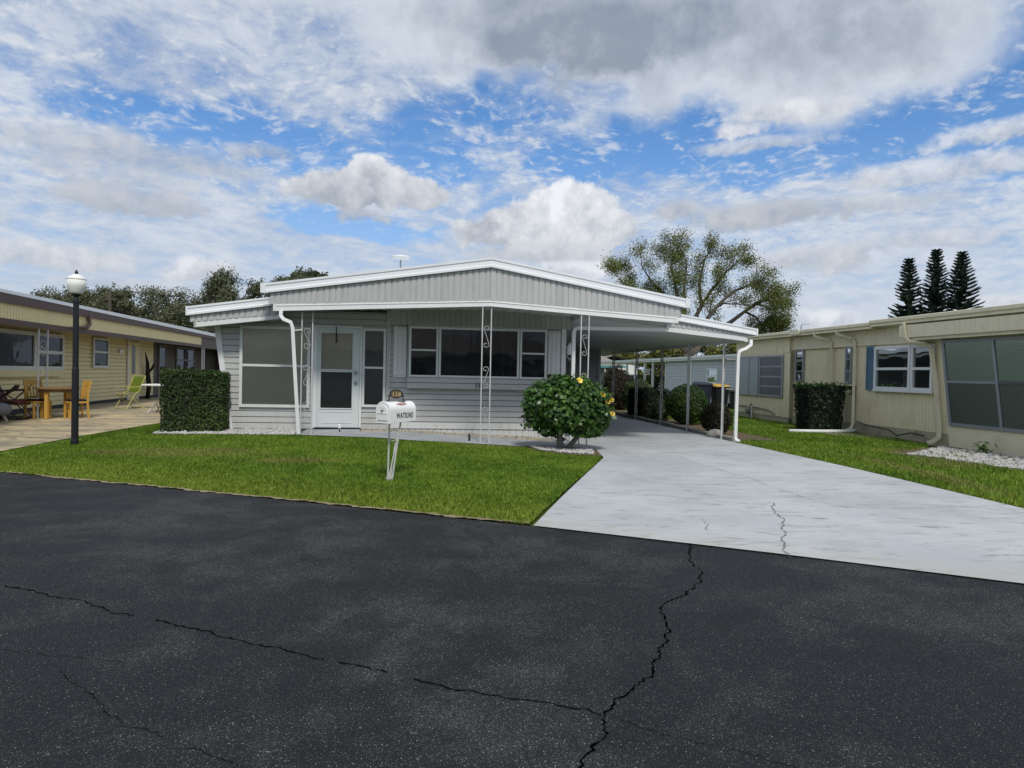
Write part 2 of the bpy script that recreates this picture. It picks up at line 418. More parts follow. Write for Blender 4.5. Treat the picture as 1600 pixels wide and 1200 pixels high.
def m_drive():
    m, g = newmat('painted_concrete'); o = g.obj()
    a = g.noise(o, .7, 5., .62); b = g.noise(o, 6., 5., .7); f = g.noise(o, 90., 3., .6)
    c = g.mix(g.sm(a, .35, .68), (.40, .422, .435), (.50, .52, .53))
    st = g.noise(g.vscale(o, (.9, 2.6, 1.)), 1.3, 7., .7, .6)
    c = g.mix(g.sm(st, .50, .70)*.55, c, (.31, .315, .31))
    sp = g.noise(g.vscale(o, (1.1, 3.6, 1.)), 1.9, 8., .76, .5); c = g.mix(g.sm(sp, .525, .67)*.85, c, (.20, .20, .185))
    c = g.mix(g.sm(f, .45, .8)*.3, c, (.42, .44, .45)); c = g.mix(g.sm(b, .62, .74)*.18, c, (.33, .31, .27))
    x, y, z = g.sep(o); s = y + x*.42
    c = g.mix(g.sm(s + (b-.5)*.8, 7.3, 6.75)*.45, c, (.44, .42, .36))
    g.out(g.pbsdf(c, .55, .35, 0., g.bump(f+b*.6, .18, .005))); return m
def m_walk():
    m, g = newmat('grey_walk_paint'); o = g.obj(); a = g.noise(o, 1.6, 6., .65); f = g.noise(o, 70., 3.)
    c = g.mix(g.sm(a, .35, .7), (.30, .325, .35), (.40, .425, .45)); c = g.mix(g.sm(f, .5, .8)*.3, c, (.24, .25, .25))
    g.out(g.pbsdf(c, .65, .3, 0., g.bump(f, .2, .004))); return m
def m_patio():
    m, g = newmat('stained_patio'); o = g.obj()
    v = g.vscale(o, (.55, 2.2, 1.)); a = g.noise(v, 1.0, 7., .68, .7); b = g.noise(v, 3.1, 6., .7, .5); f = g.noise(o, 80., 3.)
    c = g.mix(g.sm(a, .36, .66), (.25, .225, .165), (.58, .465, .28))
    c = g.mix(g.sm(b, .54, .70)*.8, c, (.17, .135, .09)); ve = g.voro(o, 1.7, 'Distance', 'DISTANCE_TO_EDGE'); c = g.mix(g.sm(ve, .05, .01)*.55, c, (.17, .15, .11)); c = g.mix(g.sm(b, .42, .26)*.5, c, (.68, .62, .47))
    g.out(g.pbsdf(c, .75, .25, 0., g.bump(f+b, .25, .006))); return m
def grass_col(g, o):
    big = g.noise(o, .55, 4., .6); mid = g.noise(o, 2.6, 5., .68)
    c = g.mix(g.sm(big*.5+mid*.5, .38, .62), (.10, .20, .016), (.21, .32, .035))
    c = g.mix(g.sm(mid, .63, .78)*.4, c, (.28, .28, .06))
    x, y, z = g.sep(o)
    def pt(x0, y0, a, b):
        dx = (x-x0)/a; dy = (y-y0)/b; return g.sm(dx*dx+dy*dy+(mid-.5)*2.6, 1.1, .1)
    p = g.mx(g.mx(pt(-5.4, 10.9, 1.7, .6), pt(-3.2, 10.2, .8, .3)), g.mx(pt(6.3, 10.4, .3, 2.5), pt(7.4, 11.6, .6, .8)))
    p = g.mx(p, g.mx(pt(8.2, 13.4, 1.2, .7), pt(-.2, 12.3, 1.2, .2)))
    e = y + x*.375 - 6.75; c = g.mix(g.sm(e + (mid-.5)*1.6, 1.5, .1)*.55, c, (.27, .33, .045))
    return g.mix(p*.42, c, (.36, .29, .12)), big, mid
def m_ground():
    m, g = newmat('lawn_ground'); o = g.obj(); c, b, md = grass_col(g, o); f = g.noise(o, 40., 4., .7)
    c = g.mix(.55, c, (.05, .06, .018)); c = g.mix(g.sm(f, .35, .7), g.mix(.6, c, (.03, .026, .012)), c)
    g.out(g.pbsdf(c, .9, .1, 0., g.bump(f, .8, .03))); return m
def m_blade(tint=1.):
    m, g = newmat('grass_blades'); o = g.obj(); c, b, md = grass_col(g, o)
    r = g.island(); k = .80 + r*.75
    c = g.mix(1., c, g.comb(k*tint, k*tint, k*tint), 'MULTIPLY'); c = g.mix(g.sm(r, .90, .97)*.55, c, (.26, .22, .09))
    p = g.pbsdf(c, .45, .3); t = g.n('ShaderNodeBsdfTranslucent'); g.put(t.inputs[0], c)
    x = g.n('ShaderNodeMixShader'); x.inputs[0].default_value = .3
    g.t.links.new(p.k, x.inputs[1]); g.t.links.new(t.outputs[0], x.inputs[2]); g.out(S(g, x.outputs[0])); return m
def m_soil():
    m, g = newmat('soil'); o = g.obj(); a = g.noise(o, 3., 6., .7); f = g.noise(o, 45., 4., .7)
    c = g.mix(a, (.09, .065, .04), (.20, .165, .11)); c = g.mix(g.sm(f, .5, .75)*.5, c, (.32, .29, .22))
    g.out(g.pbsdf(c, .95, .1, 0., g.bump(f, .9, .03))); return m
M['asphalt'] = m_asphalt(); M['drive'] = m_drive(); M['walk'] = m_walk(); M['patio'] = m_patio()
M['ground'] = m_ground(); M['blade'] = m_blade(); M['soil'] = m_soil()
M['crack'] = plain('crack_dark', (.0018, .0018, .0018), 1., .3, spec=0.); M['crackmid'] = plain('crack_shallow', (.0065, .007, .0075), 1., .3, spec=0.); M['crackpale'] = plain('crack_grey', (.13, .125, .12), .9, .3)
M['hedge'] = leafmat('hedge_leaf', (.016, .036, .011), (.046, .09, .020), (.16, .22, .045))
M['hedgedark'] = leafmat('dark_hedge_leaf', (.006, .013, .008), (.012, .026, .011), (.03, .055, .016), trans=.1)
M['hib'] = leafmat('hibiscus_leaf', (.014, .042, .011), (.048, .12, .020), (.15, .26, .05), rough=.35, pos=2.)
M['variegated'] = leafmat('variegated_leaf', (.02, .045, .012), (.07, .12, .03), (.34, .38, .14))
M['redshrub'] = leafmat('red_shrub_leaf', (.012, .012, .007), (.045, .03, .014), (.11, .075, .03))
M['brownshrub'] = leafmat('brown_shrub_leaf', (.014, .014, .007), (.034, .034, .013), (.075, .065, .025))
M['ball'] = leafmat('round_bush_leaf', (.013, .035, .008), (.04, .095, .014), (.10, .19, .03))
M['oak'] = leafmat('oak_leaf', (.07, .088, .022), (.155, .18, .045), (.26, .26, .08), trans=.3, pos=.35)
M['far'] = leafmat('far_tree_leaf', (.046, .058, .030), (.115, .128, .066), (.23, .22, .12), pos=.35)
M['fardense'] = leafmat('dense_tree_leaf', (.012, .03, .010), (.03, .065, .018), (.065, .11, .03), pos=.5)
M['yellowgreen'] = leafmat('yellow_green_leaf', (.05, .06, .012), (.14, .15, .028), (.26, .24, .05), pos=.4)
M['norfolk'] = leafmat('norfolk_needle', (.012, .024, .018), (.026, .05, .034), (.06, .092, .06), trans=.08, pos=.8)
M['weed'] = leafmat('weed_leaf', (.05, .10, .02), (.10, .18, .03), (.18, .26, .06))

# ------------------------------------------------------------------ camera
p_, r_ = R_(-.9235), R_(-1.2047)
f_ = Vector((0, math.cos(p_), math.sin(p_))); up = Vector((0, -math.sin(p_), math.cos(p_))); xx = Vector((1, 0, 0))
cx = xx*math.cos(r_)-up*math.sin(r_); cu = up*math.cos(r_)+xx*math.sin(r_)
cd = bpy.data.cameras.new('camera'); cam = bpy.data.objects.new('camera', cd); C.objects.link(cam)
cam.matrix_world = Matrix(((cx.x, cu.x, -f_.x, 0), (cx.y, cu.y, -f_.y, 0), (cx.z, cu.z, -f_.z, 1.5), (0, 0, 0, 1)))
cd.sensor_width = 36.; cd.lens = 1062./1600*36; cd.clip_end = 3000.; cd.clip_start = .05
scn.camera = cam

# ------------------------------------------------------------------ sky and sun
SUN_EL, SUN_AZ = R_(52), R_(168)      # azimuth measured from +y (view direction) towards +x
def make_world():
    w = bpy.data.worlds.new('World'); scn.world = w; w.use_nodes = True
    nt = w.node_tree; nt.nodes.clear(); g = G(nt)
    d = S(g, g.n('ShaderNodeTexCoord').outputs['Generated']); x, y, z = g.sep(d)
    az = g.m('ARCTAN2', x, y); el = g.m('ARCSINE', z)
    sky = g.n('ShaderNodeTexSky', sky_type='NISHITA', sun_disc=False); sky.sun_elevation = SUN_EL; sky.sun_rotation = SUN_AZ
    sky.air_density = 1.; sky.dust_density = .6; sky.ozone_density = 2.2
    c = g.mix(1., S(g, sky.outputs[0]), (.80, 1.17, 1.50), 'MULTIPLY')
    k = 1./(g.mx(z, 0.) + .17); P = g.comb(x*k, y*k, 0.)
    wa_ = g.noise(d, 3.1, 3., .6) - .5; wb_ = g.noise(g.vscale(d, (1.02, .97, -1.)), 3.3, 3., .6) - .5
    nb = g.noise(d, 9., 6., .62, .2) - .5           # billows
    nc = g.noise(d, 26., 4., .62, .1) - .5          # small puffs
    nd = g.noise(d, 3.6, 4., .6, .5) - .5
    back = g.sm(y, .35, -.25)
    azw = az + wa_*.34 + nb*.12; elw = el + wb_*.13 + nb*.05
    hz = g.sm(el, .36, -.02); c = g.mix(hz*.85, c, (4.2, 5.25, 6.9))
    def ell(a, e, ra, re, wa=azw, we=elw):
        p = (wa-a)/ra; q = (we-e)/re; return 1. - (p*p+q*q)
    def union(L, f=None):
        r = None
        for q in L:
            e = ell(*q); e = f(e) if f else e; r = e if r is None else g.mx(r, e)
        return r
    # veil of high thin cloud with broken, streaky texture
    Q = g.comb(x*k + wa_*.30, y*k + wb_*.30, 0.)
    a1 = g.noise(Q, .95, 4., .62, .3); a2 = g.noise(g.vscale(Q, (1.25, 1., 1.)), 3.6, 6., .66, .15); a3 = g.noise(Q, 13., 4., .65, .1)
    st = g.noise(g.comb((x*.75+y*.66)*k*.55, (y*.75-x*.66)*k*3.2, 0.), 1.7, 5., .6, .4)
    gap = union([(-.25, .295, .21, .040), (-.43, .315, .14, .03), (-.10, .35, .12, .045), (.03, .38, .12, .045), (.22, .31, .15, .045), (.10, .30, .12, .035), (.61, .35, .10, .07), (.48, .325, .13, .03), (-.20, .20, .09, .018), (.60, .27, .10, .025), (.36, .29, .10, .025)], lambda e: g.sm(e, -.6, .7))
    fd = g.sm(el, .03, .22)
    den = a1*.26 + a2*.28 + .042 + (a3-.5)*fd*.30 + .11 + st*.16 + .105 - gap*.15 + back*.05 + g.sm(el, .1, .55)*.02
    al = g.sm(den, .44, .66)
    hc = g.mix(g.sm(.5+((a2-.5)*.55+(a3-.5)*.3+(st-.5)*.25)*(fd*.7+.3)+nd*.45, .34, .66), (4.5, 5.2, 6.5), (6.7, 7.2, 7.95))
    c = g.mix(al*.93, c, hc)
    pf = g.noise(Q, 21., 3., .6); pu = g.sm(pf*.5 + a2*.35 + a3*.25, .555, .66)*g.sm(el, .16, .26)
    c = g.mix(pu*.45, c, g.mix(g.sm(pf, .4, .7), (5.6, 6.1, 7.0), (8.0, 8.2, 8.5)))
    # wide grey bank overhead
    E = g.mx(union([(.17, .475, .27, .085), (.37, .405, .21, .060), (-.06, .465, .18, .045), (.51, .405, .12, .045), (.28, .53, .5, .09), (.30, .375, .17, .045), (-.28, .51, .22, .05), (-.5, .5, .2, .04)]), -1.6) + nb*2.2 + nd*1.2 + nc*1.1
    ba = g.sm(E, -.75, .85)
    dk = g.m('ADD', g.sm(ell(.10, .475, .18, .060), -.9, 1.)*.75, g.sm(ell(.30, .44, .3, .06), -1., 1.)*.55, True)
    gc = g.mix(g.m('ADD', dk*.85, (nb*1.3+nd+nc*.7)*1.1 + .02, True), (6.4, 6.9, 7.7), (2.7, 3.2, 4.0))
    c = g.mix(ba*.92, c, gc)
    # separate cumulus: az, el, half width, half height, brightness, opacity
    cums = [(-.52, .262, .17, .024, .42, .6), (-.36, .285, .055, .014, .5, .7), (-.505, .205, .095, .022, .38, .8), (-.56, .235, .14, .02, .5, .5),
            (-.60, .128, .11, .022, .70, .8), (-.425, .125, .045, .022, .85, .9), (-.68, .165, .04, .02, .75, .9), (-.5, .10, .1, .014, .6, .6),
            (-.245, .243, .070, .034, .70, 1.), (-.215, .265, .046, .032, .90, 1.), (-.150, .250, .050, .024, .66, 1.), (-.23, .215, .05, .016, .45, .8),
            (-.02, .205, .060, .030, .72, 1.), (.045, .213, .075, .042, .92, 1.), (.085, .232, .055, .042, 1.0, 1.), (.125, .205, .05, .030, .8, 1.), (.06, .175, .11, .018, .55, .9), (.10, .152, .07, .016, .95, .8),
            (.235, .232, .038, .018, .48, .9), (.37, .220, .12, .022, .36, .9), (.31, .21, .05, .016, .42, .8), (.44, .155, .060, .030, .78, .9), (.475, .163, .040, .028, .95, .9), (.385, .16, .05, .02, .7, .8), (.55, .175, .1, .014, .7, .6),
            (.43, .072, .06, .022, .9, .9), (.57, .255, .17, .020, .80, .8), (.66, .290, .12, .018, .8, .8), (.60, .095, .09, .013, .7, .7), (.50, .225, .1, .014, .7, .6),
            (.305, .33, .04, .012, .95, .9), (.37, .345, .09, .018, .9, .8), (.34, .31, .09, .012, .75, .7)]
    azc = az + nb*.10 + wa_*.03; elc = el + nb*.028 + nc*.012
    for a, e, ra, re, br, op in cums:
        dx = (azc - a)/(ra*1.22); dy = (elc - e)/(re*1.22); t = g.mx(dy, dy*-1.5)
        E = 1. - (dx*dx + t*t) + nb*(1.7 if op < 1. else 1.25) + nc*(1.9 if op < 1. else 1.5)
        A = g.sm(E, .08, .95 if op < 1. else .40)
        sh = g.m('ADD', dy*.42 + .56, nb*1.5 + nc*2.0, True)
        lo = (2.6+1.5*br, 3.05+1.5*br, 3.85+1.4*br); hi = (3.4+5.4*br, 3.75+5.25*br, 4.4+5.0*br)
        c = g.mix(A*op, c, g.mix(sh, lo, hi))
    c = g.mix(g.sm(el, .10, -.01)*.4, c, (4.9, 5.7, 6.9))
    b = g.n('ShaderNodeBackground'); g.put(b.inputs[0], c); b.inputs[1].default_value = .1
    o = g.n('ShaderNodeOutputWorld'); nt.links.new(b.outputs[0], o.inputs[0])
    w.cycles.sampling_method = 'NONE'
make_world()
sd = bpy.data.lights.new('sun', 'SUN'); sd.energy = 2.5; sd.angle = R_(10); sd.color = (1., .94, .84)
so = bpy.data.objects.new('sun', sd); C.objects.link(so)
sv = Vector((math.sin(SUN_AZ)*math.cos(SUN_EL), math.cos(SUN_AZ)*math.cos(SUN_EL), math.sin(SUN_EL)))
so.rotation_euler = sv.to_track_quat('Z', 'Y').to_euler(); so.location = sv*40

# ------------------------------------------------------------------ ground, road, drives
def build_ground():
    ax = sorted(set([-900, -500, -300, -180, -120, -90, -70, -55] + list(np.arange(-45, 45.1, .75)) + [55, 70, 90, 120, 180, 300, 500, 900]))
    X, Y = np.meshgrid(ax, ax); n = len(ax); Z = terrain(X, Y)-.035
    m = MB(); m.v = list(zip(X.ravel().tolist(), Y.ravel().tolist(), Z.ravel().tolist()))
    m.f = [(j*n+i, j*n+i+1, (j+1)*n+i+1, (j+1)*n+i) for j in range(n-1) for i in range(n-1)]
    m.build('ground', M['ground'], smooth=True, kind='structure')
build_ground()
nx, ny = .36, .933
far_edge = [(x-7.2*nx, y-7.2*ny) for x, y in reversed(EDGE)]
road = sheet('road', EDGE[1:-1]+far_edge[1:-1], 0., 1.5, M['asphalt'], zf=lambda x, y: np.zeros(np.shape(x)))
def ribbon(mb, pts, w0, z, jit=.03, seed=1, step=.05, zf=None, wvar=.7, gaps=False):
    r = random.Random(seed); P = [pts[0]]
    for a, b in zip(pts, pts[1:]):
        L = math.dist(a, b); k = max(1, int(L/step))
        for i in range(1, k+1): P.append((a[0]+(b[0]-a[0])*i/k, a[1]+(b[1]-a[1])*i/k))
    off = 0.; Q = []
    for i, p in enumerate(P):
        off = off*.86+r.uniform(-jit, jit)
        a = P[max(0, i-1)]; b = P[min(len(P)-1, i+1)]; L = math.dist(a, b) or 1; n = (-(b[1]-a[1])/L, (b[0]-a[0])/L)
        Q.append(((p[0]+n[0]*off, p[1]+n[1]*off), n))
    prev = None
    for i, (q, n) in enumerate(Q):
        w = w0*(1-wvar+wvar*2*r.random())*min(1, (len(Q)-i)/4+.2, i/4+.25)
        zz = z + (tz(*q) if zf else 0)
        a, b = (q[0]-n[0]*w/2, q[1]-n[1]*w/2, zz), (q[0]+n[0]*w/2, q[1]+n[1]*w/2, zz)
        skip = gaps and (math.sin(i*.31+seed)+math.sin(i*.083+seed*2) > 1.25)
        if prev and not skip: mb.poly(prev[0], a, b, prev[1])
        prev = (a, b)
CR = [([(1.60, 6.12), (1.50, 5.6), (1.53, 5.2), (1.33, 4.85), (1.05, 4.42), (1.02, 4.05), (.72, 3.42), (.42, 2.96), (.40, 2.75), (.33, 2.55), (.29, 2.2)], .0115, .03),
      ([(-4.6, 4.95), (-3.08, 4.43), (-2.2, 4.02), (-1.36, 3.68), (-.47, 3.29), (.42, 2.96)], .012, .02),
      ([(-2.18, 7.09), (-2.3, 6.2), (-2.64, 5.14), (-3.08, 4.43)], .003, .02),
      ([(.42, 2.96), (.72, 2.82), (1.12, 2.6), (1.7, 2.3)], .003, .02),
      ([(-2.2, 3.3), (-1.59, 2.8), (-1.0, 2.53), (-.5, 2.2)], .004, .02), ([(-3.6, 3.9), (-2.7, 3.55), (-1.9, 3.4)], .003, .02)]
for i, (pts, w, j) in enumerate(CR):
    m = MB(); ribbon(m, pts, w*.8, .003, j*.6, 20+i, .022, gaps=i > 0); m.build('crack', M['crack' if i == 0 else 'crackmid'], road)
DR_R = [(6.55, 3.6), (5.89, 7.76), (4.79, 14.86), hw(8.95, 0.2)]
drive_poly = [(0.24, 6.635), (2.235, 5.795), (3.86, 5.04)] + DR_R + [hw(8.93, 14.), hw(5.3, 14.), hw(5.3, -.35), hw(4.95, -.9), hw(5.0, -1.9), hw(5.45, -2.2), (1.57, 11.43)]
drive = sheet('driveway', drive_poly, .012, .5, M['drive'])
DC = [([(2.33, 5.6), (2.5, 6.2), (2.78, 6.9), (2.94, 7.43), (2.96, 7.66), (3.1, 7.85)], .012), ([(1.04, 8.25), (2.1, 8.13), (2.96, 7.66)], .007),
      ([(2.9, 11.9), (3.0, 10.9), (3.34, 9.76), (3.5, 8.6), (3.67, 7.71), (4.67, 7.68), (6.0, 7.98)], .006), ([(1.9, 6.5), (2.0, 7.0)], .006)]
for i, (pts, w) in enumerate(DC):
    m = MB(); ribbon(m, pts, w*.8, .016, .02, 60+i, .03, zf=True); m.build('crack', M['crackpale'], drive)
walk = sheet('walkway', [hw(-.1, -.04), hw(.98, -.04), hw(1.0, -.42), hw(2.5, -.52), hw(4.93, -.88), hw(4.98, -1.92), hw(4.1, -2.05), hw(2.2, -1.75), hw(.4, -1.1), hw(-.12, -.95)], .016, .35, M['walk'])
patio_poly = [(-8.35, 9.75), (-8.2, 10.84), (-8.05, 12.62), (-7.73, 14.87), (-7.2, 18.5), (-7.6, 24), (-9., 34), (-15., 34), (-12.9, 19.9), (-10.9, 10.6)]
patio_poly = [(-8.35, 9.75), (-8.2, 10.84), (-8.05, 12.62), (-7.73, 14.87), (-7.2, 18.5), (-7.6, 24), (-8.8, 33), (-15., 33), (-12.72, 19.9), (-11.4, 13.), (-16.5, 12.5)]
patio = sheet('patio', patio_poly, .012, .7, M['patio'])
bed1 = sheet('planting_bed', [hw(-2.95, -.62), hw(-.12, -.97), hw(-.12, -.03), hw(-2.3, .05), hw(-2.9, .6)], .006, .4, M['soil'])
bed2 = sheet('planting_bed', [hw(1.0, -.42), hw(2.5, -.52), hw(4.93, -.88), hw(5.25, -.2), hw(5.25, 0.02), hw(1.0, 0.02)], .009, .4, M['soil'])
bed3 = sheet('planting_bed', [hw(4.15, -2.02), hw(4.98, -1.93), hw(5.44, -2.22), hw(5.33, -3.12), hw(4.75, -3.0), hw(4.28, -2.62)], .018, .3, M['soil'])
bed4 = sheet('planting_bed', [(7.2, 13.1), (9.25, 14.7), (9.7, 12.4), (10.3, 9.), (9.0, 9.6), (8.0, 10.9), (7.7, 11.9)], .010, .4, M['soil'])
bed5 = sheet('planting_bed', [hw(9.05, -.1), hw(10.3, -.1), hw(10.4, 14), hw(9.05, 14)], .004, .8, M['soil'])

m = MB(); ribbon(m, [(-8.3, 9.79), (-6.93, 9.28), (-2.91, 7.88), (0.20, 6.71)], .065, .006, .02, 5, .05, zf=True, wvar=.8); m.build('verge', plain('dry_verge', (.27, .22, .14), .95, .3, 5., .15, dirt=.4, bump=.4), kind='structure', smooth=True)
def stones(name, poly, n, rmin, rmax, label, zoff=.012, seed=1):
    r = np.random.default_rng(seed); xs = [p[0] for p in poly]; ys = [p[1] for p in poly]
    X = r.uniform(min(xs), max(xs), n*4); Y = r.uniform(min(ys), max(ys), n*4); k = inside(poly, X, Y); X, Y = X[k][:n], Y[k][:n]
    Z = terrain(X, Y)+zoff; N = len(X); R0 = r.uniform(rmin, rmax, N)
    phi = (1+5**.5)/2; ico = np.array([(-1, phi, 0), (1, phi, 0), (-1, -phi, 0), (1, -phi, 0), (0, -1, phi), (0, 1, phi), (0, -1, -phi), (0, 1, -phi), (phi, 0, -1), (phi, 0, 1), (-phi, 0, -1), (-phi, 0, 1)])/1.9
    F = np.array([(0, 11, 5), (0, 5, 1), (0, 1, 7), (0, 7, 10), (0, 10, 11), (1, 5, 9), (5, 11, 4), (11, 10, 2), (10, 7, 6), (7, 1, 8), (3, 9, 4), (3, 4, 2), (3, 2, 6), (3, 6, 8), (3, 8, 9), (4, 9, 5), (2, 4, 11), (6, 2, 10), (8, 6, 7), (9, 8, 1)])
    V = ico[None]*R0[:, None, None]*r.uniform(.75, 1.25, (N, 12, 1))*r.uniform(.6, 1.3, (N, 1, 3))*np.array([1, 1, .75])
    a = r.uniform(0, 6.28, N); ca, sa = np.cos(a)[:, None], np.sin(a)[:, None]
    x, y = V[..., 0]*ca-V[..., 1]*sa, V[..., 0]*sa+V[..., 1]*ca
    V = np.stack([x+X[:, None], y+Y[:, None], V[..., 2]+Z[:, None]+R0[:, None]*.3], -1)
    me = bpy.data.meshes.new(name); me.from_pydata(V.reshape(-1, 3).tolist(), [], (F[None]+12*np.arange(N)[:, None, None]).reshape(-1, 3).tolist()); me.materials.append(M['pebble'])
    o = bpy.data.objects.new(name, me); C.objects.link(o); o['kind'] = 'stuff'; tag(o, label, 'gravel'); return o
m_, g_ = newmat('pebbles'); rr_ = g_.island(); oo_ = g_.obj()
g_.out(g_.pbsdf(g_.mix(g_.noise(oo_, 40., 3.)*.5, g_.mix(rr_, (.33, .33, .33), (.62, .62, .61)), (.35, .33, .30)), .75, .3)); M['pebble'] = m_
stones('gravel', [hw(-2.9, -.60), hw(-.2, -.93), hw(-.2, -.03), hw(-2.0, .05), hw(-2.9, .5)], 2300, .014, .034, 'white gravel under the grey front room wall beside the square hedge', seed=1)
stones('gravel', [hw(4.2, -2.05), hw(4.95, -1.97), hw(5.38, -2.25), hw(5.22, -2.95), hw(4.75, -2.9), hw(4.32, -2.55)], 620, .015, .036, 'pale gravel ring around the flowering bush trunks', .025, 2)
stones('gravel', [(7.55, 12.9), (9.2, 14.5), (9.6, 12.4), (10.2, 9.2), (9.1, 9.8), (8.2, 11.0), (7.9, 12.0)], 2600, .015, .036, 'white gravel with weeds below the cream house bay', seed=3)
stones('gravel', [hw(1.05, -.4), hw(2.5, -.5), hw(4.9, -.86), hw(5.2, -.1), hw(1.05, -.02)], 500, .01, .028, 'sparse pale gravel along the white house skirting', seed=4)
# raised brick edging along the walk
m = MB()
for i in range(16):
    t = i/16.; u = 1.05+3.85*t; v = -.42-.46*max(0, (t-.3)/.7) if t > .3 else -.42-.06*t
    x, y = hw(u, v); z = tz(x, y); a = HY+rnd.uniform(-.06, .06); l = .20
    c_, s_ = math.cos(a), math.sin(a); pts = [(x+c_*q-s_*w, y+s_*q+c_*w, z+.0) for q, w in ((-.02, -.035), (l, -.035), (l, .035), (-.02, .035))]
    m.hexa(pts+[(p[0], p[1], z+.045+rnd.uniform(-.008, .008)) for p in pts])
tag(m.build('edging', plain('sandy_edging', (.42, .37, .27), .9, .2, 4., .1, dirt=.4, bump=.3)), 'low sandy edging stones beside the grey front walk', 'edging')
# concrete kerb along the carport, in lengths
kb = root('carport_kerb', 'low worn concrete kerb running under the carport posts', 'kerb', (HO[0], HO[1], 0), HY)
v = -.2; i = 0
while v < 11.5:
    L = rnd.uniform(1.0, 1.5); z = .10; m = MB(); a, b = 9.0+rnd.uniform(-.01, .01), 9.14
    m.box(a, b, v+.01, v+L-.01, z-.05, z+.095+rnd.uniform(-.012, .012)); m.build('kerb_length', M['concrete'], kb, bevel=.012); v += L
m = MB(); m.ball((0, 0, .06), .16, (1.2, .8, .75), 10, 7)
rk = m.build('rock', M['concrete'], smooth=True); rk.location = (*hw(9.0, .62), .12); tag(rk, 'rounded pale rock lying at the kerb beside the front carport post', 'rock')

# ------------------------------------------------------------------ grass
def grass(name, poly, n, h0, h1, w, label, seed, dens=None):
    r = np.random.default_rng(seed); xs = [p[0] for p in poly]; ys = [p[1] for p in poly]
    A = (max(xs)-min(xs))*(max(ys)-min(ys)); X = r.uniform(min(xs), max(xs), int(n*3)); Y = r.uniform(min(ys), max(ys), int(n*3))
    k = inside(poly, X, Y)
    if dens is not None: k &= r.random(len(X)) < dens(X, Y)
    X, Y = X[k][:n], Y[k][:n]; N = len(X); Z = terrain(X, Y)-.012
    H = r.uniform(h0, h1, N)*(1+.25*np.sin(X*3.1+Y*1.7)*np.sin(Y*2.3-X)); W = w*r.uniform(.7, 1.3, N)
    a = r.uniform(0, 6.283, N); b = a+r.uniform(-1.2, 1.2, N)+1.57; ln = r.uniform(.1, .85, N)*H
    B = np.c_[X, Y, Z]; wx = np.c_[np.cos(a), np.sin(a), np.zeros(N)]*W[:, None]/2; ld = np.c_[np.cos(b), np.sin(b), np.zeros(N)]
    mid = B+ld*(ln*.35)[:, None]+np.c_[np.zeros(N), np.zeros(N), H*.62]; tip = B+ld*ln[:, None]+np.c_[np.zeros(N), np.zeros(N), H]
    V = np.stack([B-wx, B+wx, mid+wx*.85, tip, mid-wx*.85], 1)
    o = npmesh(name, V.reshape(-1, 3), 5, M['blade'], kind='stuff'); tag(o, label, 'grass'); return o
lawn_poly = [(-8.1, 9.70), (-6.95, 9.30), (-2.93, 7.90), (0.20, 6.74), (1.53, 11.36), hw(5.3, -3.1), hw(4.75, -2.97), hw(4.3, -2.62), hw(4.12, -2.08), hw(2.2, -1.78), hw(.4, -1.13), hw(-.12, -.98), hw(-2.95, -.65), hw(-3.0, 1.), (-7.1, 18.), (-7.68, 14.87), (-8.0, 12.62), (-8.13, 10.84)]
sheet('lawn', lawn_poly, -.008, .5, M['ground'])
grass('grass', lawn_poly, 230000, .022, .05, .0085, 'thick mown green lawn in front of the grey house', 5)
rl_poly = [(6.62, 3.6), (5.97, 7.76), (4.9, 14.8), hw(9.2, -.2), hw(10.35, -.1), hw(10.45, 14), (7., 33), (11, 33), (9.4, 27), hw(14.4, 9.), hw(13.62, 3.), hw(13.6, -.4), (8.9, 14.45), (7.3, 13.0), (7.9, 11.5), (8.3, 10.6), (9.2, 9.4), (10.5, 8.8), (13, 2.6), (11, 1.5)]
sheet('lawn', rl_poly, -.008, .7, M['ground'])
grass('grass', rl_poly, 150000, .03, .07, .011, 'patchy lawn strip between the driveway and the cream house', 6)
weeds = [(7.6, 12.3), (8.3, 12.6), (8.9, 13.4), (8.0, 11.6), (9.1, 12.6)]
grass('weeds', [(7.4, 12.9), (9.1, 14.3), (9.4, 12.6), (8.1, 11.1), (7.75, 11.9)], 1500, .03, .08, .02, 'green weeds growing through the white gravel', 9,
      lambda X, Y: np.max([np.exp(-((X-a)**2+(Y-b)**2)/.06) for a, b in weeds], axis=0))

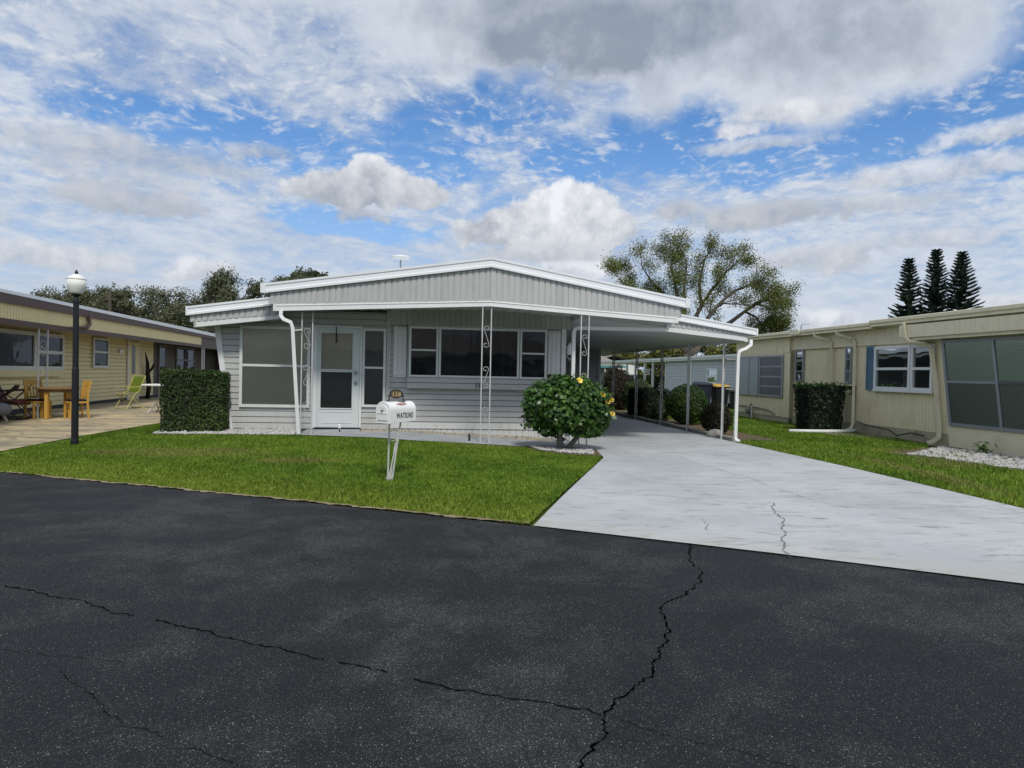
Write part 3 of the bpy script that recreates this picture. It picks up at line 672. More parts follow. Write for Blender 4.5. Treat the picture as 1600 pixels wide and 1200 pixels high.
# ------------------------------------------------------------------ foliage builders
def leafquads(Pt, Nm, L, W, r, spread=.7):
    N = len(Pt); Nm = Nm + r.normal(0, spread, (N, 3)); Nm /= np.linalg.norm(Nm, axis=1)[:, None]+1e-9
    t = r.normal(0, 1, (N, 3)); t -= Nm*np.sum(t*Nm, 1)[:, None]; t /= np.linalg.norm(t, axis=1)[:, None]+1e-9; b = np.cross(Nm, t)
    L = np.broadcast_to(L, N)[:, None]*r.uniform(.7, 1.3, (N, 1)); W = np.broadcast_to(W, N)[:, None]*r.uniform(.7, 1.3, (N, 1))
    return np.stack([Pt-t*L/2, Pt+b*W/2-t*L*.05+Nm*W*.12, Pt+t*L/2, Pt-b*W/2-t*L*.05+Nm*W*.12], 1).reshape(-1, 3)
def box_hedge(name, label, loc, rz, sx, sy, h, n, leaf, mat, seed, taper=0., bumps=.05, group=None, round_=.1, cat='hedge'):
    r = np.random.default_rng(seed); o = root(name, label, cat, loc, rz, group)
    areas = np.array([sx*sy, sx*h, sx*h, sy*h, sy*h]); f = r.choice(5, n, p=areas/areas.sum())
    a, b = r.uniform(-.5, .5, n), r.uniform(-.5, .5, n)
    P = np.zeros((n, 3)); Nn = np.zeros((n, 3))
    for k in range(5):
        i = f == k
        if k == 0: P[i] = np.c_[a[i]*sx, b[i]*sy, np.full(i.sum(), h)]; Nn[i] = (0, 0, 1)
        elif k < 3: s_ = -1 if k == 1 else 1; P[i] = np.c_[a[i]*sx, np.full(i.sum(), s_*sy/2), (b[i]+.5)*h]; Nn[i] = (0, s_, .25)
        else: s_ = -1 if k == 3 else 1; P[i] = np.c_[np.full(i.sum(), s_*sx/2), a[i]*sy, (b[i]+.5)*h]; Nn[i] = (s_, 0, .25)
    # round the edges
    q = P.copy(); q[:, 2] -= h/2; half = np.array([sx/2, sy/2, h/2])-round_; c = np.clip(q, -half, half); d = q-c; ln = np.linalg.norm(d, axis=1)[:, None]+1e-9
    far = (ln[:, 0] > round_); d = np.where(far[:, None], d/ln*round_, d); P = c+d; P[:, 2] += h/2
    bump = bumps*(np.sin(P[:, 0]*9+seed)*np.sin(P[:, 1]*8+1)*np.sin(P[:, 2]*10+2)+np.sin(P[:, 0]*21)*np.sin(P[:, 2]*19+seed)*.5)
    P += Nn*(bump - np.abs(r.normal(0, .03, n)))[:, None]
    s_ = 1 - taper*(1-np.clip(P[:, 2]/h, 0, 1)); P[:, 0] *= s_; P[:, 1] *= s_; P[:, 2] = np.maximum(P[:, 2], .02)
    npmesh('foliage', leafquads(P, Nn, leaf, leaf*.55, r), 4, mat, o)
    m = MB(); e = .07; t = 1-taper
    m.hexa([((x*(sx/2-e)*(t if z < .5 else 1)), (y*(sy/2-e)*(t if z < .5 else 1)), z*(h-e)+.01*(1-z)) for z in (0, 1) for x, y in ((-1, -1), (1, -1), (1, 1), (-1, 1))])
    m.build('branches', M['twig'], o); return o
def ball_bush(name, label, loc, rx, ry, rzz, zc, n, leaf, mat, seed, bumps=.06, cat='bush', group=None, open_=.03):
    r = np.random.default_rng(seed); o = root(name, label, cat, loc, 0, group)
    d = r.normal(0, 1, (n, 3)); d /= np.linalg.norm(d, axis=1)[:, None]
    k = 1+bumps*(np.sin(d[:, 0]*7+seed)*np.sin(d[:, 1]*6)+np.sin(d[:, 2]*9+seed)*np.sin(d[:, 0]*11)*.7) - np.abs(r.normal(0, open_*2, n))
    P = d*k[:, None]*np.array([rx, ry, rzz]); P[:, 2] += zc; P[:, 2] = np.maximum(P[:, 2], .02)
    npmesh('foliage', leafquads(P, d+np.array([0, 0, .3]), leaf, leaf*.55, r), 4, mat, o)
    m = MB(); m.ball((0, 0, zc), 1., (rx*.86, ry*.86, min(rzz*.86, zc-.01)), 14, 9); m.build('branches', M['twig'], o, smooth=True); return o

box_hedge('hedge', 'square clipped green hedge at the left corner of the grey house', (-6.33, 13.75, .18), HY+.02, 1.22, .95, 1.235, 15000, .042, M['hedge'], 3, bumps=.03, round_=.10)
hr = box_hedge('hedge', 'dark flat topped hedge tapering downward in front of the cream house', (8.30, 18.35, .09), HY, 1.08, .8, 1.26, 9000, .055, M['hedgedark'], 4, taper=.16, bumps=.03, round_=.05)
r9 = np.random.default_rng(5); P9 = np.c_[r9.uniform(-.56, .66, 900), r9.uniform(-.40, .40, 900), 1.23+r9.normal(0, .045, 900)]
P9[:140] = np.c_[r9.uniform(.5, .85, 140), r9.uniform(-.4, 0, 140), 1.24-.25*r9.random(140)*(r9.random(140))]
npmesh('foliage', leafquads(P9, np.tile((0, 0, 1.), (900, 1)), .07, .04, r9), 4, M['hib'], hr)
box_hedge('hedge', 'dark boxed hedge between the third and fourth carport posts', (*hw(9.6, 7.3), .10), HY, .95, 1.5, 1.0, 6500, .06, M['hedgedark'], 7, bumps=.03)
ball_bush('bush', 'round clipped bright green bush behind the second carport post', (*hw(9.92, 4.7), .10), .62, .62, .58, .60, 8000, .05, M['ball'], 8, bumps=.03)
ball_bush('bush', 'low brownish twiggy shrub at the front carport post', (*hw(9.42, 1.5), .10), .36, .5, .40, .38, 4200, .05, M['brownshrub'], 9, bumps=.12, open_=.06)
ball_bush('bush', 'pale variegated shrub between the box hedge and the red shrub', (*hw(9.9, 9.3), .10), .62, .75, .62, .66, 4200, .07, M['variegated'], 10, bumps=.1, open_=.05)
ball_bush('bush', 'tall dark reddish shrub at the back of the carport', (*hw(10.0, 12.4), .10), .62, .7, .95, .85, 4200, .08, M['redshrub'], 12, bumps=.1, open_=.05)
ball_bush('bush', 'small loose green shrub beside the round bush', (*hw(9.6, 6.0), .10), .3, .35, .36, .34, 1600, .05, M['hedge'], 13, bumps=.15, open_=.08)

# flowering bush on two thick trunks
def hibiscus():
    r = np.random.default_rng(21); bx, by = hw(4.85, -2.35); o = root('flowering_bush', 'leafy bush with yellow flowers on two thick trunks by the driveway', 'bush', (bx, by, tz(bx, by)+.01), HY)
    m = MB()
    m.tube([(-.08, 0, -.03), (-.10, .01, .15), (-.12, .0, .32), (-.2, .02, .5), (-.35, 0, .7)], [.075, .058, .05, .042, .025], 9)
    m.tube([(-.11, 0, .26), (.0, .02, .45), (.05, 0, .75)], [.05, .04, .02], 7)
    m.build('trunk', M['barkpale'], o, smooth=True); m = MB()
    m.tube([(.02, .03, -.02), (.12, .02, .12), (.25, 0, .30), (.36, .02, .45), (.42, 0, .7)], [.055, .048, .044, .036, .02], 9)
    m.tube([(.25, 0, .3), (.2, .05, .55), (.25, .1, .8)], [.04, .03, .015], 7)
    m.build('trunk', M['barkpale'], o, smooth=True); m = MB()
    m.tube([(-.1, 0, .2), (-.3, -.02, .3), (-.52, .0, .52), (-.62, 0, .62)], [.022, .018, .014, .008], 6)
    m.build('branch', M['twig'], o, smooth=True)
    cl = [(-.38, -.05, .86, .37), (.0, -.05, .90, .44), (.38, -.05, .88, .38), (.52, -.05, .70, .30), (-.48, 0, .62, .26), (.15, -.2, .66, .36), (-.16, -.22, .68, .34), (-.02, .25, .8, .42), (.2, .05, 1.08, .28), (-.1, 0, 1.10, .26), (-.60, -.05, .98, .18), (.42, -.12, .52, .22), (-.30, -.1, .50, .2), (.3, .2, .7, .35), (-.3, .2, .75, .33), (-.5, -.1, 1.12, .12), (-.25, -.05, 1.24, .12), (.62, -.1, .95, .14), (.3, 0, 1.2, .14), (.66, -.05, .56, .13), (.12, -.2, .44, .15), (-.05, -.1, 1.28, .10), (-.68, -.1, .80, .12), (.36, -.12, .40, .20), (-.36, -.1, .40, .17), (.56, -.05, .40, .15), (.10, -.15, .42, .13)]
    Pt, Nn = [], []
    for x, y, z, q in cl:
        n = int(2600*q*q*2.2); d = r.normal(0, 1, (n, 3)); d /= np.linalg.norm(d, axis=1)[:, None]
        k = 1+r.normal(-.08, .18, n); Pt.append(np.array([x, y, z])+d*(q*k)[:, None]*np.array([1, 1, .92])); Nn.append(d+np.array([0, -.1, .55]))
    for _ in range(60):    # straggling sprigs at the lower left
        Pt.append(np.array([[-.62+r.normal(0, .09), r.normal(0, .1), .38+abs(r.normal(0, .16))]])); Nn.append(np.array([[0, -1, .2]]))
    for _ in range(60):
        Pt.append(np.array([[.48+r.normal(0, .07), r.normal(0, .1), .28+abs(r.normal(0, .09))]])); Nn.append(np.array([[0, -1, .2]]))
    Pt, Nn = np.concatenate(Pt), np.concatenate(Nn); Pt[:, 2] = np.maximum(Pt[:, 2], .27)
    npmesh('foliage', leafquads(Pt, Nn, .092, .066, r, .55), 4, M['hib'], o)
    for x, y, z, s_ in ((.18, -.22, 1.27, .06), (.60, -.25, 1.03, .055), (.70, -.24, .90, .05), (.77, -.22, .93, .045), (.80, -.2, .68, .048)):
        f = MB(); c = Vector((x, y, z)); ax = Vector((rnd.uniform(-.3, .3), -.8, .5)).normalized(); e1 = ax.orthogonal().normalized(); e2 = ax.cross(e1)
        for k in range(5):
            a = k*2*math.pi/5; d1 = e1*math.cos(a)+e2*math.sin(a); t = e1*-math.sin(a)+e2*math.cos(a)
            f.poly(c-ax*.03, c+d1*s_*.5-t*s_*.45, c+d1*s_+ax*.015-t*.02, c+d1*s_+ax*.02+t*.02, c+d1*s_*.5+t*s_*.45)
        fo = f.build('flower', M['petal'], o); q = MB(); q.tube([c, c+ax*.07], [.006, .004], 6); q.build('stamen', M['binyellow'], fo)
hibiscus()

# ------------------------------------------------------------------ the grey house
H = root('mobile_home', 'grey sided mobile home with a low white gable roof, porch and carport', 'house', (HO[0], HO[1], ZS), HY)
def FF(u, d, z): return (u, -d, z)               # front wall at v = 0
def FB(u, d, z): return (u, -.14-d, z)           # bay front
def lin(u, a, b):
    return np.interp(u, a, b)
def part(name, mat, fn, parent=None, **kw):
    m = MB(); fn(m); return m.build(name, mat, parent or H, **kw)
rk_l = lambda z: -1.655-.142*(z+.045)            # raked left end of the front room
room_top = lambda u: float(np.interp(u, [-2, -.6, -.59, 1.5], [2.06, 2.27, 2.42, 2.46]))
def room_wall(m):
    lap(m, FF, rk_l, 1.5, -.05, 2.40, .1205)
rw_ = part('front_room_wall', M['siding'], room_wall)
def rake(m):
    fprism(m, FF, [(rk_l(-.06)-.01, -.06), (rk_l(-.06)+.085, -.06), (rk_l(2.12)+.10, 2.12), (rk_l(2.12)-.01, 2.12)], -.02, .03)
part('raked_corner_board', M['trim'], rake)
part('side_wall', M['siding'], lambda m: lap(m, lambda s, d, z: (rk_l(z)+.0-d, s, z), .03, 16., -.05, 2.05, .1205))
part('corner_board', M['band'], lambda m: fbox(m, FF, 1.49, 1.565, -.02, .034, -.05, 2.45))
part('front_wall', M['siding'], lambda m: (lap(m, FF, 1.565, 5.20, .126, .83, .1175), lap(m, FF, 1.565, 5.20, .83, 2.18, .1175)))
part('corner_board', M['trim'], lambda m: fbox(m, FF, 5.20, 5.30, -.02, .034, -.25, 2.18))
part('header_band', M['band'], lambda m: (ribbed(m, lambda u, d, z: (u, -.05-d, z), 1.565, 5.40, 2.185, lambda u: 2.52, .113, .01, .016),
                                          fbox(m, lambda u, d, z: (u, -.05-d, z), 1.565, 5.40, -.045, .012, 2.165, 2.184)))
part('skirt_board', M['skirt'], lambda m: fbox(m, FF, 1.565, 5.25, -.02, .022, -.008, .124))
part('skirting', M['skirt'], lambda m: ribbed(m, FF, 1.565, 5.25, -.34, -.012, .135, .012, .016))
# house body behind the front (right side wall under the carport) and shed wall at the carport's back
part('side_wall', M['sidewall'], lambda m: m.box(5.22, 5.30, .03, 9.5, -.3, 2.42))
part('shed_wall', plain('dark_grey_siding', (.40, .41, .42), .5, .05), lambda m: lap(m, lambda u, d, z: (u, 9.5-d, z), 5.3, 8.50, -.2, 2.2, .121))
part('shed_corner_board', M['band'], lambda m: m.box(8.45, 8.55, 9.46, 9.56, -.2, 2.1))
part('shed_side_wall', M['siding'], lambda m: m.box(8.42, 8.5, 9.58, 13.5, -.2, 2.1))
# bay
def bay(m):
    for a, b in ((1.94, 2.545), (2.575, 4.265), (4.295, 4.86)): lap(m, FB, a, b, .83, 1.075, .1225)
    fprism(m, lambda u, d, z: (u, -d, z), [(1.94, .822), (4.86, .822), (4.86, .832), (1.94, .832)], 0., .13)
    for u in (1.94, 4.86): m.box(u-.012, u+.012, -.155, .0, .822, 2.13)
    for u in (2.56, 4.28): m.box(u-.016, u+.016, -.152, -.13, .822, 1.075)
    m.box(1.93, 4.87, -.16, 0., 2.13, 2.165)
    m.box(1.952, 4.848, -.135, -.125, 1.07, 2.13)
part('bay_box', M['siding'], bay)
part('bay_end', M['siding'], lambda m: (fprism(m, lambda u, d, z: (u, -d, z), [(4.875, .83), (5.15, .95), (5.15, 1.05), (4.875, 1.075)], 0., .03)))
window(H, FB, 1.957, 2.556, 1.08, 2.125, .04, .05, rails=(1.64,), mf=M['frame'], mg=M['glass'], mback=M['dark'])
wc_ = window(H, FB, 2.572, 4.262, 1.08, 2.125, .042, .05, mf=M['frame'], mg=M['glass'], mback=M['dark'], label='wide picture window with a white frame')
for u in (2.80, 2.97, 3.62, 3.92, 4.08): bl = MB(); bl.poly(FB(u, .0225, 1.12), FB(u+.012, .0225, 1.12), FB(u+.012, .0225, 2.08), FB(u, .0225, 2.08)); bl.build('drape_edge', M['drape'], wc_)
window(H, FB, 4.278, 4.852, 1.08, 2.125, .04, .05, rails=(1.62,), mf=M['frame'], mg=M['glass'], mback=M['dark'])
def shutter(u0, u1, z0, z1):
    m = MB(); w = (u1-u0-.012)/3
    for k in range(3): fbox(m, FF, u0+k*(w+.006), u0+k*(w+.006)+w, .022, .044, z0, z1)
    s_ = m.build('shutter', M['shutter'], H)
    for z in (z0+.05, z1-.15): b = MB(); fbox(b, FF, u0-.004, u1+.004, .0445, .062, z, z+.10); b.build('batten', M['shutter'], s_)
shutter(1.633, 1.897, 1.06, 2.125); shutter(4.905, 5.168, 1.06, 2.125)
# front room window, door, sidelight
window(H, FF, -1.451, -.06, .396, 2.05, .058, .06, rails=(1.25,), mf=M['frame'], mg=M['glass'], mback=M['tan'], label='large front room window with tan screens')
def door():
    m = MB(); fbox(m, FF, .0, .085, .0, .05, -.02, 2.10); fbox(m, FF, .945, .985, .0, .05, -.02, 2.10); fbox(m, FF, .085, .945, .0, .05, 2.06, 2.10)
    m.build('door_frame', M['trim'], H)
    u0, u1, z0, z1 = .09, .94, .0, 2.055; a, b = .165, .795; ga, gb, gc, gd = .40, 1.145, 1.20, 1.945
    m = MB()
    for q in ((u0, a, z0, z1), (b, u1, z0, z1), (a, b, z0, ga), (a, b, gb, gc), (a, b, gd, z1)): fbox(m, FF, q[0], q[1], .0, .062, q[2], q[3])
    for q in ((.19, .80, .315, .327), (.19, .80, .085, .097), (.185, .192, .085, .327), (.798, .805, .085, .327)): fbox(m, FF, q[0], q[1], .0625, .070, q[2], q[3])
    for za, zb in ((ga, gb), (gc, gd)):
        for q in ((a-.022, a, za-.022, zb+.022), (b, b+.022, za-.022, zb+.022), (a, b, za-.022, za), (a, b, zb, zb+.022)): fbox(m, FF, q[0], q[1], .0625, .076, q[2], q[3])
    d = m.build('door', M['doorpaint'], H); d['label'] = 'pale screen door with two tall panes'
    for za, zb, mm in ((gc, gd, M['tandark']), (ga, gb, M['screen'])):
        p = MB(); p.poly(FF(a, .038, za), FF(b, .038, za), FF(b, .038, zb), FF(a, .038, zb)); p.build('pane', M['glass'], d)
        p = MB(); p.poly(FF(a, .03, za), FF(b, .03, za), FF(b, .03, zb), FF(a, .03, zb)); p.build('screen', mm, d)
    for z in (1.135, .925):
        k = MB(); k.ball((.872, -.092, z), .03, (1, .8, 1), 12, 8); k.tube([(.872, -.06, z), (.872, -.075, z)], .034, 14); k.build('knob', M['steel'], d, smooth=True)
    k = MB(); fbox(k, FF, .455, .477, .0765, .083, 1.75, 2.08); k.build('hook', M['black'], d)
    k = MB(); fbox(k, FF, .05, .98, .0, .09, -.045, -.002); k.build('door_sill', M['dark'], H)
door()
window(H, FF, .995, 1.475, .43, 2.065, .05, .055, rails=(1.25,), mf=M['frame'], mg=M['glass'], mback=M['screen'], label='narrow sidelight window beside the door')
# roof: gable over the porch (front edge comes forward to a point)
GU = [-.757, 3.482, 7.403]; GV = [-.9, -1.8, -1.4]
gv = lambda u: float(np.interp(u, GU, GV))
gT = lambda u: float(np.interp(u, GU, [2.816, 3.341, 2.751])); gB = lambda u: float(np.interp(u, [-.707, 3.486, 7.368], [2.634, 3.157, 2.571]))
gP = lambda u: float(np.interp(u, [-.68, 3.474, 7.32], [2.421, 2.543, 2.379])); gQ = lambda u: float(np.interp(u, [-.572, 3.489, 7.244], [2.295, 2.437, 2.262]))
FG = lambda u, d, z: (u, gv(u)-d, z)
def roof(m):
    us = GU
    for a, b in zip(us, us[1:]):
        m.poly(FG(a, .035, gT(a)), FG(b, .035, gT(b)), (b, 18., gT(b)), (a, 18., gT(a)))
    for a, s_ in ((GU[0], -1), (GU[2], 1)): m.poly(FG(a, .035, gT(a)), FG(a, .03, gB(a)), (a, 18., gB(a)), (a, 18., gT(a)))
part('roof', M['rooftrim'], roof)
def rtrim(m):
    L = lambda k: (lambda u: gT(u)*(1-k)+gB(u)*k)
    strip(m, FG, GU, [(.0, L(-.01)), (.045, L(-.012)), (.045, L(.22)), (.030, L(.25)), (.034, L(.72)), (.055, L(.78)), (.055, L(1.0)), (.0, L(1.0))])
    for u in (GU[0], GU[2]):
        e = -.012 if u < 0 else .012
        m.box(min(u, u+e*8), max(u, u+e*8), gv(u)-.056, gv(u)+.05, gB(u), gT(u)+.004)
part('roof_trim', M['rooftrim'], rtrim)
part('gable_panel', M['panel'], lambda m: (ribbed(m, FG, -.68, GU[1], gP, lambda u: gB(u)+.02, .1165, .012, .03, .003), ribbed(m, FG, GU[1], 7.33, gP, lambda u: gB(u)+.02, .1165, .012, .03, .003)))
part('fascia_end', M['panel'], lambda m: m.poly((-.68, -.9, 2.42), (-.68, 6., 2.42), (-.68, 6., 2.66), (-.68, -.9, 2.66)))
part('fascia_end', M['panel'], lambda m: m.poly((7.33, -1.4, 2.38), (7.33, 6., 2.38), (7.33, 6., 2.6), (7.33, -1.4, 2.6)))
def beam(m):
    F2 = lambda u, d, z: (u, gv(u)+.05-d, z)
    strip(m, F2, [-.585, GU[1], 7.242], [(.0, lambda u: gP(u)+.01), (.05, gP), (.056, lambda u: gP(u)*.75+gQ(u)*.25), (.046, lambda u: gP(u)*.6+gQ(u)*.4), (.052, gQ), (-.05, gQ), (-.05, gP)])
    for u in (-.585, 7.242): m.box(u-.03, u+.03, gv(u)-.012, gv(u)+.10, gQ(u)-.002, gP(u))
part('porch_beam', M['trim'], beam)
def soffit(m):
    us = list(np.linspace(-.60, 7.25, 68))
    zt = lambda u: float(np.interp(u, [-.6, 3.48, 7.25], [2.405, 2.53, 2.37]))
    for i, (a, b) in enumerate(zip(us, us[1:])):
        z0, z1 = zt(a), zt(b); e = .012 if i % 2 else 0
        m.poly((a, gv(a), z0-e), (b, gv(b), z1-e), (b, 3., z1-e), (a, 3., z0-e))
        if i: m.poly((a, gv(a), z0), (a, gv(a), z0-.012), (a, .4, z0-.012), (a, .4, z0))
part('porch_soffit', M['soffit'], soffit)
# left room roof
RU = [-2.318, -.60]; rT = lambda u: float(np.interp(u, [-2.318, -.6], [2.361, 2.62])); rB = lambda u: float(np.interp(u, [-2.28, -.6], [2.188, 2.452])); rP = lambda u: float(np.interp(u, [-2.267, -.6], [2.064, 2.262])); rQ = lambda u: float(np.interp(u, [-2.19, -.6], [1.967, 2.18]))
FW = lambda u, d, z: (u, -.5-d, z)
part('wing_roof', M['rooftrim'], lambda m: (m.poly(FW(-2.318, .03, rT(-2.318)), FW(-.6, .03, rT(-.6)), (-.6, 17., rT(-.6)), (-2.318, 17., rT(-2.318))),
                                            m.poly(FW(-2.318, .03, rT(-2.318)), FW(-2.318, .03, rB(-2.318)), (-2.318, 17., rB(-2.318)), (-2.318, 17., rT(-2.318)))))
def wtrim(m):
    L = lambda k: (lambda u: rT(u)*(1-k)+rB(u)*k)
    strip(m, FW, RU, [(.0, L(-.01)), (.045, L(-.012)), (.045, L(.22)), (.030, L(.25)), (.034, L(.72)), (.055, L(.78)), (.055, L(1.)), (0, L(1.))])
    m.box(-2.335, -2.30, -.556, -.45, rB(-2.3), rT(-2.3)+.004)
part('wing_roof_trim', M['rooftrim'], wtrim)
part('wing_fascia_panel', M['panel'], lambda m: (ribbed(m, FW, -2.267, -.6, rP, lambda u: rB(u)+.02, .1165, .012, .03, .003), m.poly((-2.267, -.5, 2.06), (-2.267, 16., 2.06), (-2.267, 16., 2.2), (-2.267, -.5, 2.2))))
part('wing_beam', M['trim'], lambda m: (strip(m, lambda u, d, z: (u, -.44-d, z), [-2.19, -.57], [(.0, lambda u: rP(u)+.01), (.05, rP), (.05, rQ), (-.06, rQ), (-.06, rP)]), m.box(-2.20, -2.16, -.49, 15., 1.967, 2.06)))
part('wing_soffit', M['soffit'], lambda m: m.poly((-2.25, -.49, 2.05), (-.57, -.49, 2.255), (-.57, .3, 2.255), (-2.25, 16., 2.05)))
# carport roof
cT = lambda u: float(np.interp(u, [7.2, 9.487], [2.63, 2.28])); cB = lambda u: float(np.interp(u, [7.2, 9.461], [2.465, 2.132]))
cP = lambda u: float(np.interp(u, [7.2, 9.284], [2.30, 2.113])); cQ = lambda u: float(np.interp(u, [7.2, 9.257], [2.19, 2.007]))
FC = lambda u, d, z: (u, -.3-d, z)
ceil = lambda u: float(np.interp(u, [5.3, 9.3], [2.36, 2.04]))
part('carport_roof', M['rooftrim'], lambda m: (m.poly(FC(7.0, .03, cT(7.0)), FC(9.487, .03, cT(9.487)), (9.487, 14., cT(9.487)), (7.0, 14., cT(7.0))), m.poly((9.487, -.33, cT(9.487)), (9.487, -.33, cB(9.487)), (9.487, 14., cB(9.487)), (9.487, 14., cT(9.487)))))
def ctrim(m):
    L = lambda k: (lambda u: cT(u)*(1-k)+cB(u)*k)
    strip(m, FC, [7.2, 9.487], [(.0, L(-.01)), (.045, L(-.012)), (.045, L(.22)), (.030, L(.25)), (.034, L(.72)), (.055, L(.78)), (.055, L(1.)), (0, L(1.))])
    m.box(9.46, 9.50, -.357, -.25, cB(9.487), cT(9.487)+.004)
part('carport_roof_trim', M['rooftrim'], ctrim)
part('carport_fascia_panel', M['panel'], lambda m: ribbed(m, FC, 7.2, 9.40, cP, lambda u: cB(u)+.02, .1165, .012, .03, .003))
part('carport_beam', M['trim'], lambda m: (strip(m, lambda u, d, z: (u, -.24-d, z), [7.2, 9.27], [(.0, lambda u: cP(u)+.01), (.05, cP), (.05, cQ), (-.06, cQ), (-.06, cP)]), m.box(9.22, 9.30, -.28, 13.5, 1.99, 2.09)))
part('carport_ceiling', plain('carport_ceiling', (.60, .64, .64), .45, .03, .8, .01), lambda m: [m.poly((a, -.26 if a > 7.2 else (-.95 if a > 5.4 else 0.), ceil(a)), (b, -.26 if a > 7.2 else (-.95 if a > 5.4 else 0.), ceil(b)), (b, 13.5, ceil(b)), (a, 13.5, ceil(a))) for a, b in zip([5.2, 5.42, 6., 6.6, 7.25, 8., 8.6, 9.3], [5.42, 6., 6.6, 7.25, 8., 8.6, 9.3])])
part('ceiling_lip', M['soffit'], lambda m: (m.poly((5.42, -.95, ceil(5.42)), (7.3, -.95, ceil(7.3)), (7.3, -.95, 2.42), (5.42, -.95, 2.52)), m.poly((5.42, -.95, ceil(5.42)), (5.42, .1, ceil(5.42)), (5.42, .1, 2.52), (5.42, -.95, 2.52))))
part('ceiling_seam', M['band'], lambda m: m.bar([(5.34, 2.4, ceil(5.34)-.012), (7.3, -.25, ceil(7.3)-.012)], .025))
# posts
post(H, (.022, -.9), (1, 0, 0), .20, -.14, 2.33, M['rod'], units=3)
post(H, (3.425, -1.75), (1, 0, 0), .165, -.18, 2.45, M['rod'], units=3)
post(H, (5.338, -1.6), (1, 0, 0), .155, -.24, 2.335, M['rod'], units=3)
for v, rr in ((.12, 'rod'), (2.15, 'rod'), (4.14, 'rust'), (6.45, 'rust'), (9.16, 'rust')):
    post(H, (8.94, v), (0.5, .866, 0), .26, -.22, 2.05, M[rr], name='carport_post', rod=.026)
# downspouts
def dsp(parent, pts, mat, w=.075, straps=()):
    m = MB(); m.tube(pts, w*.66, 4, True, math.pi/4); o = m.build('downspout', mat, parent)
    for a, b in straps:
        k = MB(); k.bar([a, b], .02); k.build('strap', mat, o)
    return o
dsp(H, [(-.46, -.95, 2.30), (-.46, -.97, 2.20), (-.40, -1.0, 2.13), (-.27, -1.0, 2.08), (-.235, -1.0, 1.98), (-.17, -1.0, 1.0), (-.10, -.98, -.06)], M['trim'], .07, [((-.22, -1.0, 1.93), (-.07, -.95, 1.95))])
dsp(H, [(7.22, -1.0, 2.25), (7.19, -1.0, 2.16), (7.10, -1.0, 2.15), (5.34, -1.0, 2.135), (5.27, -1.0, 2.11), (5.25, -1.0, 2.03), (5.25, -1.0, -.2)], M['white'], .075)
dsp(H, [(9.36, -.3, 2.03), (9.34, -.34, 1.92), (9.22, -.36, 1.84), (9.07, -.37, 1.78), (9.045, -.37, 1.68), (9.03, -.37, -.10), (9.05, -.40, -.16), (9.09, -.47, -.185)], M['white'], .07, [((9.03, -.37, .95), (8.94, -.05, .95)), ((9.035, -.37, 1.6), (8.94, -.05, 1.6))])
# house number and wall lamp
Mn = Matrix.Translation((3.425, -.163, .878)) @ Matrix.Rotation(math.pi/2, 4, 'X')
text('116', .145, M['blackpaint'], 'house_number', H, Mn, .85, .25, .004)
m = MB(); m.lathe([(.03, 0), (.06, .02), (.05, .16), (.065, .17), (.02, .23), (.012, .26)], 8, (5.37, -.07, 1.62)); m.tube([(5.30, -.02, 1.74), (5.33, -.05, 1.80), (5.37, -.07, 1.78)], .012, 6); m.tube([(5.32, -.04, 1.60), (5.37, -.07, 1.50), (5.42, -.08, 1.58)], .009, 6)
m.build('wall_lantern', M['white'], H, smooth=True)
m = MB(); m.tube([(1.5, 6., 2.9), (1.5, 6., 4.5)], .022, 8); an = m.build('antenna', M['steel'], H)
m = MB(); m.lathe([(.05, -.02), (.26, .03), (.29, .06), (.26, .09), (.05, .12)], 20, (1.5, 6., 4.49)); m.build('saucer', M['white'], an, smooth=True)
# small lights and posts by the walk
def stake(label, x, y, h, mat, head=None, name='path_light'):
    o = root(name, label, 'garden light' if head else 'stake', (x, y, tz(x, y)+.01)); m = MB(); m.tube([(0, 0, -.03), (0, 0, h)], .013 if head else .02, 8); m.build('stem', mat, o)
    if head: k = MB(); k.lathe([(.02, h-.06), (.032, h-.05), (.034, h), (.02, h+.03)], 10); k.build('lamp_head', head, o)
stake('small black path light with a white lens in front of the door', -3.44, 13.62, .13, M['black'], M['white'])
stake('short black stake at the lawn edge left of the middle porch post', -.79, 12.92, .13, M['black'], None, 'garden_stake')
stake('stubby black cylinder light on the walk behind the flowering bush', *hw(5.0, -1.35), .11, M['black'], M['black'])
stake('tiny white sprinkler head in the grass before the square hedge', -6.25, 13.02, .08, M['pvc'], None, 'sprinkler')
m = MB(); m.box(-.2, .2, -.12, .12, 0, .30); m.box(-.22, .22, -.14, .14, .302, .36)
pl = m.build('planter', M['terracotta'], bevel=.015); pl.location = (*hw(-1.78, .5), .27); pl.rotation_euler = (0, 0, HY); tag(pl, 'orange terracotta planter between the hedge and the grey house', 'planter')

